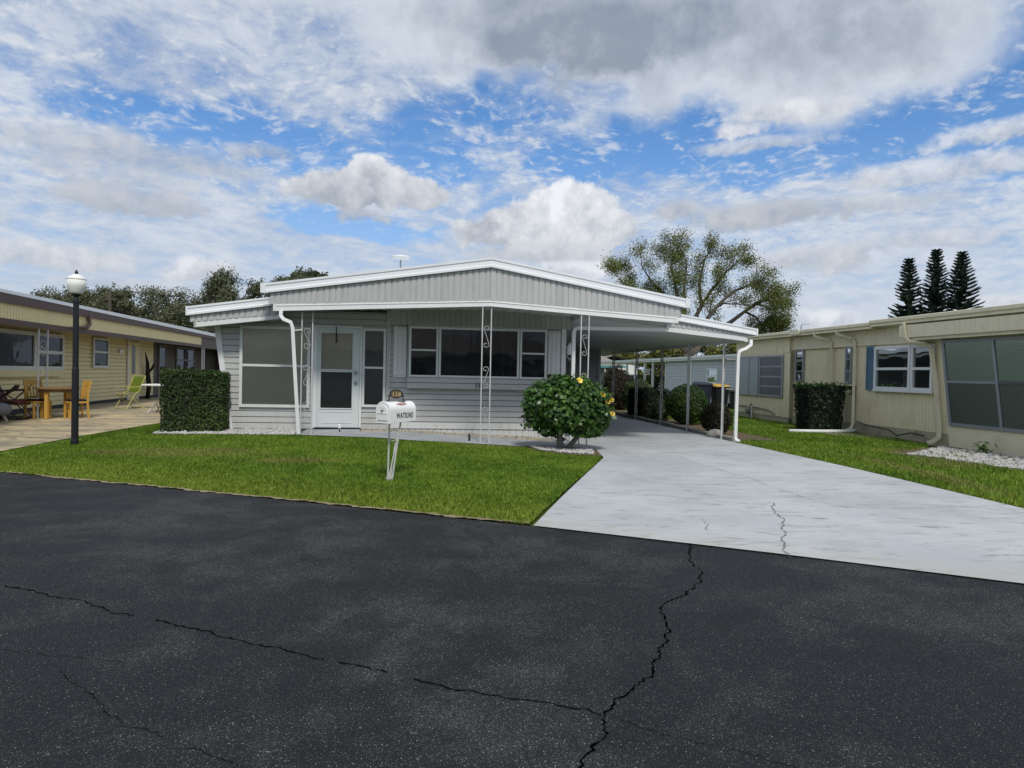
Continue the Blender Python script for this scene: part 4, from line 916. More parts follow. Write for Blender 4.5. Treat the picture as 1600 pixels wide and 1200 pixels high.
# ------------------------------------------------------------------ mailbox
def mailbox():
    x, y = -1.52, 8.82; o = root('mailbox', 'white arched mailbox with black lettering on splayed legs in the lawn', 'mailbox', (x, y, tz(x, y)), R_(60))
    L, W, hb, z0 = .50, .225, .155, .765; tilt = .0; r = W/2
    prof = [(-r, 0), (r, 0), (r, hb)] + [(r*math.cos(a), hb+r*math.sin(a)) for a in np.linspace(0, math.pi, 15)[1:-1]] + [(-r, hb)]
    m = MB(); m.prism([(-.19, p[0], z0+p[1]) for p in prof], (L, 0, 0)); body = m.build('box', M['mailpaint'], o, bevel=.004)
    m = MB(); r2 = r+.008; pf = [(-r2, -.012), (r2, -.012), (r2, hb)]+[(r2*math.cos(a), hb+r2*math.sin(a)) for a in np.linspace(0, math.pi, 15)[1:-1]]+[(-r2, hb)]
    m.prism([(-.225, p[0], z0+p[1]) for p in pf], (.036, 0, 0)); d = m.build('mailbox_door', M['mailpaint'], o, bevel=.006)
    m = MB(); q = .72
    m.prism([(-.234, p[0]*q, z0+.03+p[1]*q) for p in prof], (.01, 0, 0)); m.box(-.239, -.2335, -.085, .085, z0+.115, z0+.13); m.build('door_panel', M['mailpaint'], d, bevel=.003)
    m = MB(); m.lathe([(.018, 0), (.02, .006), (.012, .014), (.011, .028)], 12); k = m.build('latch', M['steel'], d, smooth=True); k.matrix_parent_inverse = Matrix.Identity(4); k.location = (-.232, 0, z0+.16); k.rotation_euler = (0, -math.pi/2, 0)
    text('WATKINS', .098, M['blackpaint'], 'lettering', body, Matrix.Translation((.075, -r-.0015, z0+.055)) @ Matrix.Rotation(math.pi/2, 4, 'X'), .70, 0., .0008, bold=.022, spc=1.12)
    m = MB()  # rusty patch where a sign was
    for i in range(7):
        xa = -.06+i*.028; hgt = (.02, .035, .05, .06, .045, .04, .03)[i]
        for a0 in (2.05, 2.2): pass
        zc = lambda t: (xa, -math.cos(t)*(r+.002), z0+hb+math.sin(t)*(r+.002)); t0, t1 = .75-hgt*3, .75+hgt*4
        ts = np.linspace(t0, t1, 4)
        for a, b in zip(ts, ts[1:]):
            p, q2 = zc(a), zc(b); m.poly(p, (xa+.028, p[1], p[2]), (xa+.028, q2[1], q2[2]), q2)
    m.build('rust_patch', M['rustpatch'], body)
    # oval plaque on a bracket
    zt = z0+hb+r
    m = MB(); ov = [(.066*math.cos(a)*1.32, .058*math.sin(a)) for a in np.linspace(0, 2*math.pi, 29)[:-1]]
    m.prism([(.03+p[0], .006, zt+.095+p[1]) for p in ov], (0, -.012, 0)); m.bar([(-.07, 0, zt-.01), (-.055, 0, zt+.06)], .014); m.bar([(.13, 0, zt-.01), (.115, 0, zt+.06)], .014); m.bar([(-.095, 0, zt+.002), (.155, 0, zt+.002)], .012)
    m.bar([(-.075, 0, zt+.075), (-.05, 0, zt+.06)], .02); m.bar([(.135, 0, zt+.075), (.11, 0, zt+.06)], .02)
    pq = m.build('plaque', M['black'], o); pq.rotation_euler = (0, 0, R_(-48)); pq.location = (.03-.03*math.cos(R_(-48)), -.03*math.sin(R_(-48)), 0); m = MB(); m.prism([(.03+p[0]*.82, -.0065, zt+.095+p[1]*.78) for p in ov], (0, -.003, 0)); m.build('plaque_face', M['bronze'], pq)
    text('116', .075, M['gold'], 'plaque_number', pq, Matrix.Translation((.03, -.0102, zt+.07)) @ Matrix.Rotation(math.pi/2, 4, 'X'), 1., .15, .001)
    mr = plain('peeling_white_rod', (.60, .62, .58), .6, .2, 6., .1, dirt=.5, dirtcol=(.09, .06, .045))
    for a, b in (((-.03, .052, z0), (-.03, .065, 0)), ((.045, -.072, z0), (-.008, .018, 0))):
        m = MB(); m.bar([a, tuple(a[i]*.5+b[i]*.5 for i in range(3)), (b[0], b[1], -.05)], .016); m.build('leg', mr, o)
    m = MB(); m.bar([(.02, -.04, z0-.22), (-.025, .055, .02)], .013); m.bar([(.03, .0, z0-.3), (.06, .03, z0-.28), (-.012, .03, .05)], .010)
    m.tube([(-.03, .055, z0-.13), (.0, .0, z0-.10), (.03, -.04, z0-.12), (.03, -.05, z0-.17)], .006, 5); m.tube([(-.03, .055, z0-.22), (-.01, .02, z0-.25), (.02, -.03, z0-.23)], .006, 5); m.build('brace', mr, o)
    m = MB(); m.lathe([(.045, -.04), (.05, .03), (.03, .07)], 8, (-.02, .045, 0)); m.build('base_clamp', M['rust'], o)
mailbox()

# ------------------------------------------------------------------ lamp post
def lamp():
    x, y = -7.46, 11.61; z = tz(x, y); o = root('lamp_post', 'black lamp post with a white acorn globe at the lawn edge', 'street lamp', (x, y, z)); t = 2.69-z
    m = MB(); n = 24; prof = [(.062, -.05), (.062, .08), (.058, .1), (.055, .12), (.053, 1.3), (.046, 1.34), (.044, t-.16), (.05, t-.15), (.05, t-.10), (.043, t-.09), (.04, t-.05), (.075, t-.01), (.08, t)]
    m.lathe(prof, n); m.build('pole', M['black'], o, smooth=False)
    m = MB(); m.lathe([(.085, t), (.105, t+.03), (.135, t+.13), (.148, t+.24)], 28); m.build('globe', M['globe'], o, smooth=True)
    m = MB(); m.lathe([(.15, t+.242), (.15, t+.255), (.125, t+.29), (.06, t+.325), (.03, t+.34)], 28); m.build('globe_lid', M['globe'], o, smooth=True)
    m = MB(); m.lathe([(.03, t+.34), (.022, t+.355), (.03, t+.375), (.012, t+.395), (.004, t+.42)], 12); m.build('finial', M['black'], o, smooth=True)
lamp()

# ------------------------------------------------------------------ cream house on the right
Q = root('cream_house', 'long cream sided home with raked bay and gutters across the driveway', 'house', (9.54, 15.207, 0.), HY)
FR = lambda y, d, z: (-d, y, z)          # wall faces -x locally
part2 = lambda name, mat, fn, **kw: part(name, mat, fn, Q, **kw)
def grooved(m, y0, y1, zb, zt, F=FR): ribbed(m, F, y0, y1, zb, zt, .102, .010, .016, .001)
part2('front_wall', M['cream'], lambda m: (grooved(m, -.55, 3.35, .36, 2.80), ))
part2('middle_wall', M['cream'], lambda m: grooved(m, 3.35, 6.1, .34, 2.42, lambda y, d, z: (.04-d, y, z)))
part2('upper_panel', M['creamtrim'], lambda m: (m.poly(FR(-.03, .03, 2.43), FR(6.1, .03, 2.43), FR(6.1, .03, 2.86), FR(-.03, .03, 2.86)), fbox(m, FR, .1, 6.1, -.0, .045, 2.405, 2.43)))
part2('back_room_wall', M['cream'], lambda m: (grooved(m, 6.1, 9.75, .24, .90, lambda y, d, z: (-.10-d, y, z)), ribbed(m, lambda y, d, z: (-.12-d, y, z), 6.1, 9.75, 2.32, 2.86, .2, .006, .01), m.box(-.10, .1, 6.1, 6.5, .24, 2.32), m.box(-.12, .05, 9.66, 9.78, .2, 2.85), m.poly((-.10, 6.1, .24), (-.10, 6.1, 2.86), (.1, 6.1, 2.86), (.1, 6.1, .24))))
part2('back_end_wall', M['cream'], lambda m: m.box(-.08, 5., 9.70, 9.75, .2, 2.8))
part2('skirting', plain('weathered_skirting', (.42, .385, .26), .8, .2, 1.5, .06, dirt=.5, dirtcol=(.14, .12, .08)), lambda m: (m.box(-.02, .02, -.55, 3.3, .0, .37), m.box(.0, .03, 3.3, 6.1, .0, .35), m.box(-.13, -.08, 6.1, 9.75, .05, .245), m.box(-.135, -.085, 6.1, 9.75, .255, .30)))
# windows
bw = lambda y, d, z: (-.10-d, y, z)
part2('window_recess', M['creamtrim'], lambda m: m.box(-.11, .0, 6.5, 9.66, .88, 2.32))
window(Q, lambda y, d, z: (-.115-d, y, z), 8.05, 9.52, .90, 2.26, .05, .04, mulls=(8.75,), mf=M['alu'], mg=M['glass'], mback=M['obscure'], label='sliding window with frosted panes')
window(Q, lambda y, d, z: (-.115-d, y, z), 6.47, 7.98, .90, 2.26, .06, .04, rails=(1.24, 1.56, 1.89), mf=M['alu'], mg=M['glass'], mback=M['greypane'], label='grey louvred window')
window(Q, lambda y, d, z: (.02-d, y, z), 5.50, 5.95, 1.43, 2.38, .04, .05, rails=(1.74, 2.06), mf=M['alu'], mg=M['glass'], mback=M['greypane'])
window(Q, FR, 3.12, 3.38, 1.43, 2.385, .04, .05, rails=(1.74, 2.06), mf=M['alu'], mg=M['glass'], mback=M['greypane'])
fr = window(Q, lambda y, d, z: (-.015-d, y, z), .82, 2.12, 1.28, 2.36, .075, .07, rails=(1.80,), mf=M['white'], mg=M['glass'], mback=M['dark'], blind=('vertical', M['vblind']), label='white double hung window with vertical blinds')
window(Q, lambda y, d, z: (-.015-d, y, z), .10, .80, 1.28, 2.36, .075, .07, rails=(1.80,), mf=M['white'], mg=M['glass'], mback=M['dark'], blind=('vertical', M['vblind']))
part2('window_sill', M['white'], lambda m: m.box(-.10, -.02, .08, 2.15, 1.235, 1.278))
def blind_shut(m):
    m.box(-.05, -.0155, 2.16, 2.20, 1.26, 2.38); m.box(-.05, -.0155, 2.44, 2.48, 1.26, 2.38); m.box(-.05, -.0155, 2.20, 2.44, 1.26, 1.30); m.box(-.05, -.0155, 2.20, 2.44, 2.34, 2.38)
    z = 1.302
    while z < 2.33: m.poly((-.045, 2.20, z), (-.045, 2.44, z), (-.022, 2.44, z+.036), (-.022, 2.20, z+.036)); z += .036
part2('shutter', M['blueshut'], blind_shut)
# raked bay at the street end: the front edge leans towards the street at its foot
SH = .37/2.28
def Pb(y, z): return (y-SH*(2.42-z), z)
bay_F = lambda y, d, z: (-.03-d, y, z)
wz0, wz1 = .555, 2.435
ye = -7.5
part2('bay_wall', M['stucco'], lambda m: (fprism(m, bay_F, [Pb(-.03, .10), Pb(ye, .10), Pb(ye, wz0), Pb(-.03, wz0)][::-1], -.03, .0),
                                          fprism(m, bay_F, [Pb(-.03, wz0+.002), Pb(-.095, wz0+.002), Pb(-.095, 2.45), Pb(-.03, 2.45)][::-1], -.03, .0)))
mf_ = MB()
frame_uz(mf_, lambda y, d, z: (-.012-d, y, z), -7.0+SH*(wz0-2.42), -.10+SH*(wz0-2.42), wz0, wz1, .07, .0, .05, rails=(1.51,), mulls=tuple(-1.47-1.4*k+SH*(wz0-2.42) for k in range(4)), shear=SH)
bwn = mf_.build('bay_window', M['alu'], Q); bwn['label'] = 'wide raked bay window with green blinds'
pm = MB(); pm.poly(*[(-.04, Pb(y, z)[0], z) for y, z in ((-.14, wz0+.04), (-6.95, wz0+.04), (-6.95, wz1), (-.14, wz1))]); pm.build('pane', M['glass'], bwn)
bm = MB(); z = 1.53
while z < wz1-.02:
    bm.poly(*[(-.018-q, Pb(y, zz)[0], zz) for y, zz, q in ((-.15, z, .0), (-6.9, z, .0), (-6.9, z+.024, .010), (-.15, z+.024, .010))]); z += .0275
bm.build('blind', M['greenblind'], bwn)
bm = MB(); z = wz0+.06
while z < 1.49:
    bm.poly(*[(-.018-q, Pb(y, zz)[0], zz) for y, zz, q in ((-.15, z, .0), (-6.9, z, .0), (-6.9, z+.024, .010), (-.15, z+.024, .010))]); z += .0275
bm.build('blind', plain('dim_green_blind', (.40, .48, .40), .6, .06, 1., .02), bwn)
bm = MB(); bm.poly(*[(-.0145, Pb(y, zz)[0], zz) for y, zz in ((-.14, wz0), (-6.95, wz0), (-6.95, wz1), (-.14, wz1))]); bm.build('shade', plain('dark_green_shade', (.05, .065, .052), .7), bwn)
part2('bay_fascia', M['creamtrim'], lambda m: (m.box(-.40, -.36, ye, .80, 2.51, 2.80), m.box(-.36, -.06, .77, .80, 2.51, 2.80), m.box(-.345, -.30, ye, .66, 2.44, 2.51), m.box(-.34, -.0, ye, .65, 2.48, 2.508)))
for yv in (-2.0, -3.4, -.9): part2('fascia_joint', M['creamtrim'], lambda m: m.box(-.408, -.4005, yv, yv+.03, 2.51, 2.80))
def gutter(m):
    pf = [(-.42, 2.98), (-.44, 2.97), (-.44, 2.90), (-.40, 2.87), (-.40, 2.82), (-.28, 2.82), (-.28, 2.98)]
    m.prism([(p[0], ye, p[1]+.02) for p in pf], (0, 9.35, 0)); pf2 = [(p[0]+.03, p[1]-.02) for p in pf]
    m.prism([(p[0], 1.855, p[1]) for p in pf2], (0, 8.1, 0)); m.box(-.43, -.36, 5.1, 5.6, 2.83, 2.966)
part2('gutter', M['creamtrim'], gutter)
part2('soffit', M['creamtrim'], lambda m: m.box(-.29, .2, ye, 9.9, 2.83, 2.86))
part2('roof', plain('pale_roof', (.55, .55, .50), .6, .06, 1., .03), lambda m: (m.poly((-.36, ye, 2.965), (-.36, 10., 2.965), (3.5, 10., 3.38), (3.5, ye, 3.38)), m.poly((3.5, ye, 3.38), (3.5, 10., 3.38), (7.4, 10., 2.965), (7.4, ye, 2.965)), m.poly((-.3, 9.95, 2.83), (7.4, 9.95, 2.83), (3.5, 9.95, 3.37))))
def dsr(y, foot, kink=.5):
    return dsp(Q, [(-.36, y, 2.85), (-.36, y, 2.74), (-.30, y-.08, 2.68), (-.14, y-.30, 2.60), (-.09, y-.36, 2.52)]+foot, M['creamtrim'], .075)
dsr(4.35, [(-.06, 3.99, 1.6), (-.06, 3.98, .5), (-.08, 3.98, .2)])
dsr(3.28, [(-.09, 2.91, 1.6), (-.09, 2.90, .35), (-.12, 2.92, .22), (-.25, 2.98, .15)])
dsp(Q, [(-.43, .60, 2.86), (-.43, .52, 2.50), (-.40, .42, 2.40), (-.22, .18, 2.36), (-.13, .10, 2.25), (-.10, -.03, 1.5), (-.10, -.18, .45), (-.12, -.20, .28), (-.22, -.14, .17), (-.30, -.08, .14)], M['creamtrim'], .08)
# meter pipes on the back room
m = MB(); m.tube([(-.16, 8.5, .05), (-.16, 8.5, .62)], .035, 8); m.tube([(-.16, 9.6, .52), (-.16, 8.0, .50), (-.16, 7.3, .46), (-.16, 6.9, .36)], .022, 7); mp = m.build('pipe', M['plank'], Q)
m = MB(); m.tube([(-.22, 8.3, .02), (-.22, 8.3, .55)], .03, 8); m.build('pipe', M['pvc'], Q); m = MB(); m.ball((-.2, 8.55, .38), .13, (1, 1, 1.1), 10, 7); m.build('meter', M['plank'], Q, smooth=True)
# bits on the ground beside it
dx = root('drain_pipe', 'white drain pipe lying on the grass under the dark hedge', 'pipe', (0, 0, 0)); m = MB()
m.tube([(7.22, 17.62, .145), (8.1, 17.72, .145), (8.95, 17.9, .15), (9.2, 18.05, .19)], [.05, .05, .05, .045], 8); m.build('tube', M['pvc'], dx, smooth=True)
for i, (a, b, w, zz, lb) in enumerate((((8.15, 17.55), (9.2, 16.35), .16, .115, 'longest weathered plank lying along the cream house skirting'), ((8.45, 17.75), (9.25, 16.8), .14, .118, 'weathered plank nearest the wall of the cream house'), ((8.0, 17.3), (8.75, 16.45), .15, .112, 'short weathered plank on the grass edge by the cream house'))):
    d = Vector((b[0]-a[0], b[1]-a[1], 0)); n_ = Vector((-d.y, d.x, 0)).normalized()*w/2; m = MB(); q = [Vector((a[0], a[1], zz-.03))-n_, Vector((b[0], b[1], zz-.03))-n_, Vector((b[0], b[1], zz-.03))+n_, Vector((a[0], a[1], zz-.03))+n_]
    m.hexa([tuple(p) for p in q]+[(p.x, p.y, zz+.015) for p in q]); tag(m.build('plank', M['plank'], bevel=.006), lb, 'plank', 'planks on the ground by the cream house')
m = MB(); m.tube([(9.15, 18.0, .42), (9.05, 17.3, .36), (9.25, 16.6, .30), (9.20, 16.2, .20), (9.38, 15.9, .30), (9.42, 15.5, .26)], .014, 6)
tag(m.build('hose', M['black'], smooth=True), 'thin dark hose sagging along the cream house skirting', 'hose')
wr = np.random.default_rng(3); wd = root('weed', 'small leafy green weed against the cream house bay', 'plant', (9.27, 13.3, .10))
Pw = np.c_[wr.normal(0, .07, 60), wr.normal(0, .07, 60), .04+wr.random(60)*.2]; npmesh('leaves', leafquads(Pw, np.tile((0, 0, 1.), (60, 1)), .09, .045, wr), 4, M['weed'], wd)
m = MB(); m.tube([(0, 0, 0), (.01, 0, .2)], .006, 5); m.tube([(0, 0, 0), (-.05, .02, .16)], .005, 5); m.build('stem', M['weed'], wd)

# ------------------------------------------------------------------ yellow house on the left
LY = R_(10.2); K = root('yellow_house', 'yellow sided home with brown trimmed porch roof beyond the patio', 'house', (-12.666, 19.937, .26), LY)
FL = lambda y, d, z: (d, y, z)
part3 = lambda name, mat, fn, **kw: part(name, mat, fn, K, **kw)
part3('wall', M['yellow'], lambda m: lap(m, FL, -9., 6.2, .10, 2.45, .121))
part3('rear_wall', plain('shade_darkened_siding', (.10, .088, .075), .7, .1, 1.), lambda m: lap(m, FL, 6.2, 16., .10, 2.45, .121))  # deep porch shade put into the wall colour: rear siding darkened
part3('plinth', plain('dark_plinth', (.03, .032, .04), .7, .2), lambda m: m.box(-.05, .012, -9., 12.5, -.05, .11))
part3('sill_box', M['yellow'], lambda m: (m.box(.0, .12, -9., -1.35, .90, 1.06)))
window(K, lambda y, d, z: (.025+d, y, z), -5.6, -2.72, 1.06, 2.03, .10, .07, mf=M['frame'], mg=M['glass'], mback=M['greypane'], label='wide front window with white frame')
window(K, lambda y, d, z: (.025+d, y, z), -2.70, -1.22, 1.06, 2.03, .10, .07, rails=(1.53,), mf=M['frame'], mg=M['glass'], mback=M['dark'])
window(K, lambda y, d, z: (.025+d, y, z), .72, 1.86, 1.13, 2.06, .07, .05, rails=(1.62,), mf=M['frame'], mg=M['glass'], mback=M['dark'])
def kdoor(m):
    fbox(m, lambda y, d, z: (.02+d, y, z), 3.6, 4.5, .0, .035, .02, 2.05)
kd = part3('door', M['yellow'], kdoor); m = MB(); m.poly((.058, 3.85, .93), (.058, 4.2, .93), (.058, 4.2, 1.93), (.058, 3.85, 1.93)); m.build('pane', M['greypane'], kd)
part3('door_frame', M['frame'], lambda m: (m.box(.02, .06, 4.5, 4.58, .0, 2.1), m.box(.02, .06, 3.5, 3.6, 0., 2.1)))
window(K, lambda y, d, z: (.025+d, y, z), 6.7, 7.6, .55, 2.06, .06, .05, rails=(1.4,), mf=M['greyplastic'], mg=M['glass'], mback=M['dark'])
window(K, lambda y, d, z: (.025+d, y, z), 8.9, 11.6, .55, 2.06, .07, .05, rails=(1.5,), mulls=(10.2,), mf=M['greyplastic'], mg=M['glass'], mback=M['dark'])
part3('wall_light', M['white'], lambda m: m.box(.02, .08, 2.75, 3.05, 1.62, 1.74))
w0 = 1.0
part3('roof', M['rooftrim'], lambda m: (m.poly((w0+.10, -10., 2.735), (w0+.10, 22., 2.735), (-3.5, 22., 3.05), (-3.5, -10., 3.05)), m.poly((w0+.10, -10., 2.745), (w0+.10, 22., 2.745), (w0+.10, 22., 2.56), (w0+.10, -10., 2.69)), m.poly((-3.5, -10., 3.05), (-3.5, 22., 3.05), (-8., 22., 2.73), (-8., -10., 2.73))))
part3('fascia', M['brown'], lambda m: (m.box(w0+.03, w0+.085, -10., 22., 2.48, 2.70), m.box(w0-.04, w0+.02, -10., 22., 2.04, 2.16)))
part3('fascia_panel', M['yellow'], lambda m: ribbed(m, lambda y, d, z: (w0+.01+d, y, z), -10., 9.0, 2.155, 2.56, .12, .012, .02))
part3('fascia_panel', M['brown'], lambda m: m.box(w0, w0+.012, 9.0, 22., 2.155, 2.56))
part3('porch_soffit', M['brown'], lambda m: m.poly((w0, -10., 2.13), (w0, 22., 2.13), (-.2, 22., 2.42), (-.2, -10., 2.42)))
m = MB(); m.tube([(w0+.07, -2.15, 2.56), (w0+.09, -2.15, 2.30), (w0+.07, -2.25, 2.20), (w0+.0, -3.0, 2.13), (w0-.05, -3.8, 2.11)], .05, 6); m.build('downspout', M['brown'], K)
post(K, (w0-.02, -4.35), (0, 1, 0), .42, -.05, 2.06, M['rod'], rod=.03)
post(K, (w0-.02, 9.4), (0, 1, 0), .3, -.05, 2.06, M['rod'], rod=.05, units=2)
post(K, (w0-.02, 13.6), (0, 1, 0), .3, -.05, 2.06, M['rust'], rod=.08, units=2)
part3('end_wall', M['brown'], lambda m: m.box(-.2, w0, 15.5, 15.6, -.1, 2.3))
dw = root('driftwood', 'dark twisted driftwood leaning on the yellow wall past the door', 'driftwood', (-12.666+.14*math.cos(LY)-5.1*math.sin(LY), 19.937+.14*math.sin(LY)+5.1*math.cos(LY), .26), LY)
m = MB(); m.tube([(0, .1, 0), (.05, .12, .5), (.02, .05, .9), (.06, -.1, 1.3), (.03, -.25, 1.7)], [.07, .09, .08, .06, .015], 7); m.tube([(.04, .1, 1.0), (.1, .3, 1.15), (.08, .5, 1.3), (.1, .62, 1.2)], [.05, .05, .03, .01], 6); m.build('branch', M['twig'], dw, smooth=True)

# patio furniture ------------------------------------------------------
def wood_chair(label, x, y, rz):
    o = root('patio_chair', label, 'chair', (x, y, tz(x, y)+.014), rz, 'pine chairs at the patio table'); o.scale = (.88, .88, .87)
    for sx in (-.2, .2):
        m = MB(); m.bar([(sx, -.2, 0), (sx, -.2, .43)], .045); m.build('leg', M['pine'], o)
        m = MB(); m.bar([(sx, .22, 0), (sx, .19, .43), (sx, .20, .7), (sx, .27, 1.0)], .045); m.build('leg', M['pine'], o)
    m = MB(); m.box(-.22, .22, -.22, .22, .40, .45); m.build('seat', M['pine'], o, bevel=.008)
    m = MB(); m.box(-.2, .2, -.2, .2, .452, .50); m.build('cushion', M['cushion'], o, bevel=.015)
    m = MB(); m.hexa([(-.178, .235, .86), (.178, .235, .86), (.178, .262, .86), (-.178, .262, .86), (-.178, .258, 1.0), (.178, .258, 1.0), (.178, .285, 1.0), (-.178, .285, 1.0)])
    m.hexa([(-.178, .19, .52), (.178, .19, .52), (.178, .215, .52), (-.178, .215, .52), (-.178, .192, .58), (.178, .192, .58), (.178, .217, .58), (-.178, .217, .58)])
    for k in range(5): m.bar([(-.14+.07*k, .205, .58), (-.14+.07*k, .248, .86)], .026)
    m.build('backrest', M['pine'], o)
    m = MB(); m.bar([(-.2, -.2, .17), (-.2, .21, .17)], .025); m.bar([(.2, -.2, .17), (.2, .21, .17)], .025); m.bar([(-.2, 0, .17), (.2, 0, .17)], .022); m.build('stretcher', M['pine'], o)
wood_chair('pine slat back chair left of the table beside the maroon recliner', -10.98, 15.75, R_(62))
wood_chair('pine slat back chair right of the table behind the lamp post', -10.07, 15.72, R_(-38))
t = root('patio_table', 'round brown wooden table with square pine legs on the patio', 'table', (-10.55, 15.75, tz(-10.55, 15.75)+.014), .0)
m = MB(); m.lathe([(.44, .67), (.46, .675), (.46, .70), (.44, .71)], 36); m.build('tabletop', M['tabletop'], t)
m = MB(); m.lathe([(.36, .60), (.36, .668)], 28); m.build('apron', M['tabletop'], t)
for a in (-90, 0, 90, 180):
    m = MB(); x, y = .33*math.cos(R_(a)), .33*math.sin(R_(a)); m.bar([(x, y, 0), (x, y, .60)], .07); m.build('leg', M['pine'], t)
def recliner():
    o = root('recliner', 'maroon mesh reclining lounge chair with black frame at the picture edge', 'lounge chair', (-11.55, 15.45, tz(-11.55, 15.45)+.014), R_(8))
    m = MB(); m.hexa([(-.10, -.28, .42), (-.10, .28, .42), (-.13, .28, .42), (-.13, -.28, .42), (-.42, -.28, 1.10), (-.42, .28, 1.10), (-.45, .28, 1.10), (-.45, -.28, 1.10)])
    m.build('backrest', M['maroon'], o); m = MB()
    m.hexa([(-.10, -.28, .40), (.42, -.28, .32), (.42, .28, .32), (-.10, .28, .40), (-.10, -.28, .43), (.42, -.28, .45), (.42, .28, .45), (-.10, .28, .43)]); m.build('seat', M['maroon'], o)
    m = MB()
    for s_ in (-.31, .31):
        m.tube([(-.46, s_, 1.12), (-.10, s_, .42), (.43, s_, .38), (.60, s_, .12)], .016, 6); m.tube([(-.25, s_, .03), (.05, s_, .42), (.42, s_, .78)], .016, 6); m.tube([(-.3, s_, .62), (.38, s_, .66)], .022, 6)
        m.tube([(-.5, s_, .02), (.55, s_, .02)], .016, 6); m.tube([(.45, s_, .03), (.12, s_, .40), (-.3, s_, .62)], .014, 6)
    for x in (-.5, .55): m.tube([(x, -.31, .02), (x, .31, .02)], .016, 6)
    m.build('frame', M['black'], o); m = MB(); m.hexa([(.0, -.36, .40), (.48, -.36, .72), (.48, -.30, .72), (.0, -.30, .40), (.0, -.36, .46), (.48, -.36, .79), (.48, -.30, .79), (.0, -.30, .46)]); m.build('armrest', M['black'], o)
recliner()
o = root('footstool', 'grey rounded stool with a pale splayed leg before the maroon recliner', 'stool', (-11.25, 14.85, tz(-11.25, 14.85)+.014))
m = MB(); m.lathe([(.03, .13), (.22, .15), (.27, .24), (.25, .36), (.10, .42), (.02, .425)], 20); m.build('seat', M['greyplastic'], o, smooth=True)
for a in (-50, 70, 190):
    m = MB(); c_, s_ = math.cos(R_(a)), math.sin(R_(a)); m.bar([(.12*c_, .12*s_, .16), (.20*c_, .20*s_, 0)], .05); m.build('leg', M['frame'], o)
def fold_chair():
    o = root('folding_chair', 'lime green folding chair against the yellow wall', 'chair', (-10.75, 19.1, tz(-10.6, 18.9)+.014), R_(-28))
    m = MB()
    for s_ in (-.26, .26):
        m.tube([(s_, -.25, 0), (s_, .0, .42), (s_, .12, .5), (s_, .30, .92)][::1], .013, 6); m.tube([(s_, .3, 0), (s_, -.22, .42), (s_, -.24, .60), (s_, .16, .62)], .013, 6)
    m.tube([(-.26, .30, .92), (.26, .30, .92)], .013, 6); m.tube([(-.26, -.25, .02), (.26, -.25, .02)], .012, 6); m.tube([(-.26, .3, .02), (.26, .3, .02)], .012, 6); m.tube([(-.26, -.22, .42), (.26, -.22, .42)], .012, 6)
    m.build('frame', M['limeframe'], o); m = MB(); m.hexa([(-.25, -.22, .415), (.25, -.22, .415), (.25, .13, .395), (-.25, .13, .395), (-.25, -.22, .425), (.25, -.22, .425), (.25, .13, .405), (-.25, .13, .405)]); m.build('seat', M['lime'], o)
    m = MB(); m.hexa([(-.25, .13, .46), (.25, .13, .46), (.25, .145, .46), (-.25, .145, .46), (-.25, .29, .89), (.25, .29, .89), (.25, .305, .89), (-.25, .305, .89)]); m.build('backrest', M['lime'], o)
fold_chair()
o = root('folding_table', 'white folding table with bent grey legs behind the square hedge', 'table', (-8.75, 17.75, tz(-8.75, 17.75)+.014), R_(4))
m = MB(); m.box(-.75, .75, -.35, .35, .70, .745); m.build('tabletop', M['white'], o, bevel=.015)
for s_ in (-1, 1):
    m = MB(); m.tube([(s_*.45, 0, .70), (s_*.45, 0, .38), (s_*.50, 0, .25), (s_*.58, 0, .20)], .016, 7)
    m.tube([(s_*.52, 0, .235), (s_*.55, -.22, .10), (s_*.62, -.28, .0)], .016, 7); m.tube([(s_*.52, 0, .235), (s_*.55, .22, .10), (s_*.62, .28, .0)], .016, 7); m.build('leg', M['alu'], o)

# ------------------------------------------------------------------ things behind the carport
BH = root('rear_house', 'blue grey sided house with white eave behind the wheelie bins', 'house', (10.75, 31.2, .10), HY)
FH = lambda y, d, z: (-d, y, z)
part('wall', M['bluegrey'], lambda m: (lap(m, FH, -2., 6.42, -.05, 2.3, .16), lap(m, FH, 6.58, 10.5, -.05, 2.3, .16)), BH)
part('corner_board', M['white'], lambda m: fbox(m, FH, 6.42, 6.58, -.01, .05, -.05, 2.3), BH)
part('corner_board', M['white'], lambda m: fbox(m, FH, 10.5, 10.62, -.05, .05, -.05, 2.3), BH)
part('downspout', M['white'], lambda m: fbox(m, FH, .85, .95, .03, .09, -.05, 2.3), BH)
part('fascia', M['white'], lambda m: (fbox(m, FH, -2.5, 27., .18, .24, 2.30, 2.46), fbox(m, FH, -2.5, 27., .24, .30, 2.40, 2.52)), BH)
part('roof', M['rooftrim'], lambda m: (m.poly(FH(-2.5, .31, 2.52), FH(27., .31, 2.52), FH(27., -4., 2.75), FH(-2.5, -4., 2.75)), m.poly(FH(-2.5, .2, 2.31), FH(27., .2, 2.31), FH(27., -4., 2.4), FH(-2.5, -4., 2.4))), BH)
window(BH, FH, 3.0, 4.3, 1.06, 1.86, .10, .07, rails=(1.45,), mf=M['white'], mg=M['glass'], mback=M['greypane'])
for k in (12.6, 14.2, 16.3, 18.3): part('carport_post', M['white'], lambda m: fbox(m, FH, k, k+.14, .05, .17, 0, 2.3), BH)
part('end_wall', M['sidewall'], lambda m: m.box(.06, 4.5, 10.55, 10.6, 0, 2.3), BH)
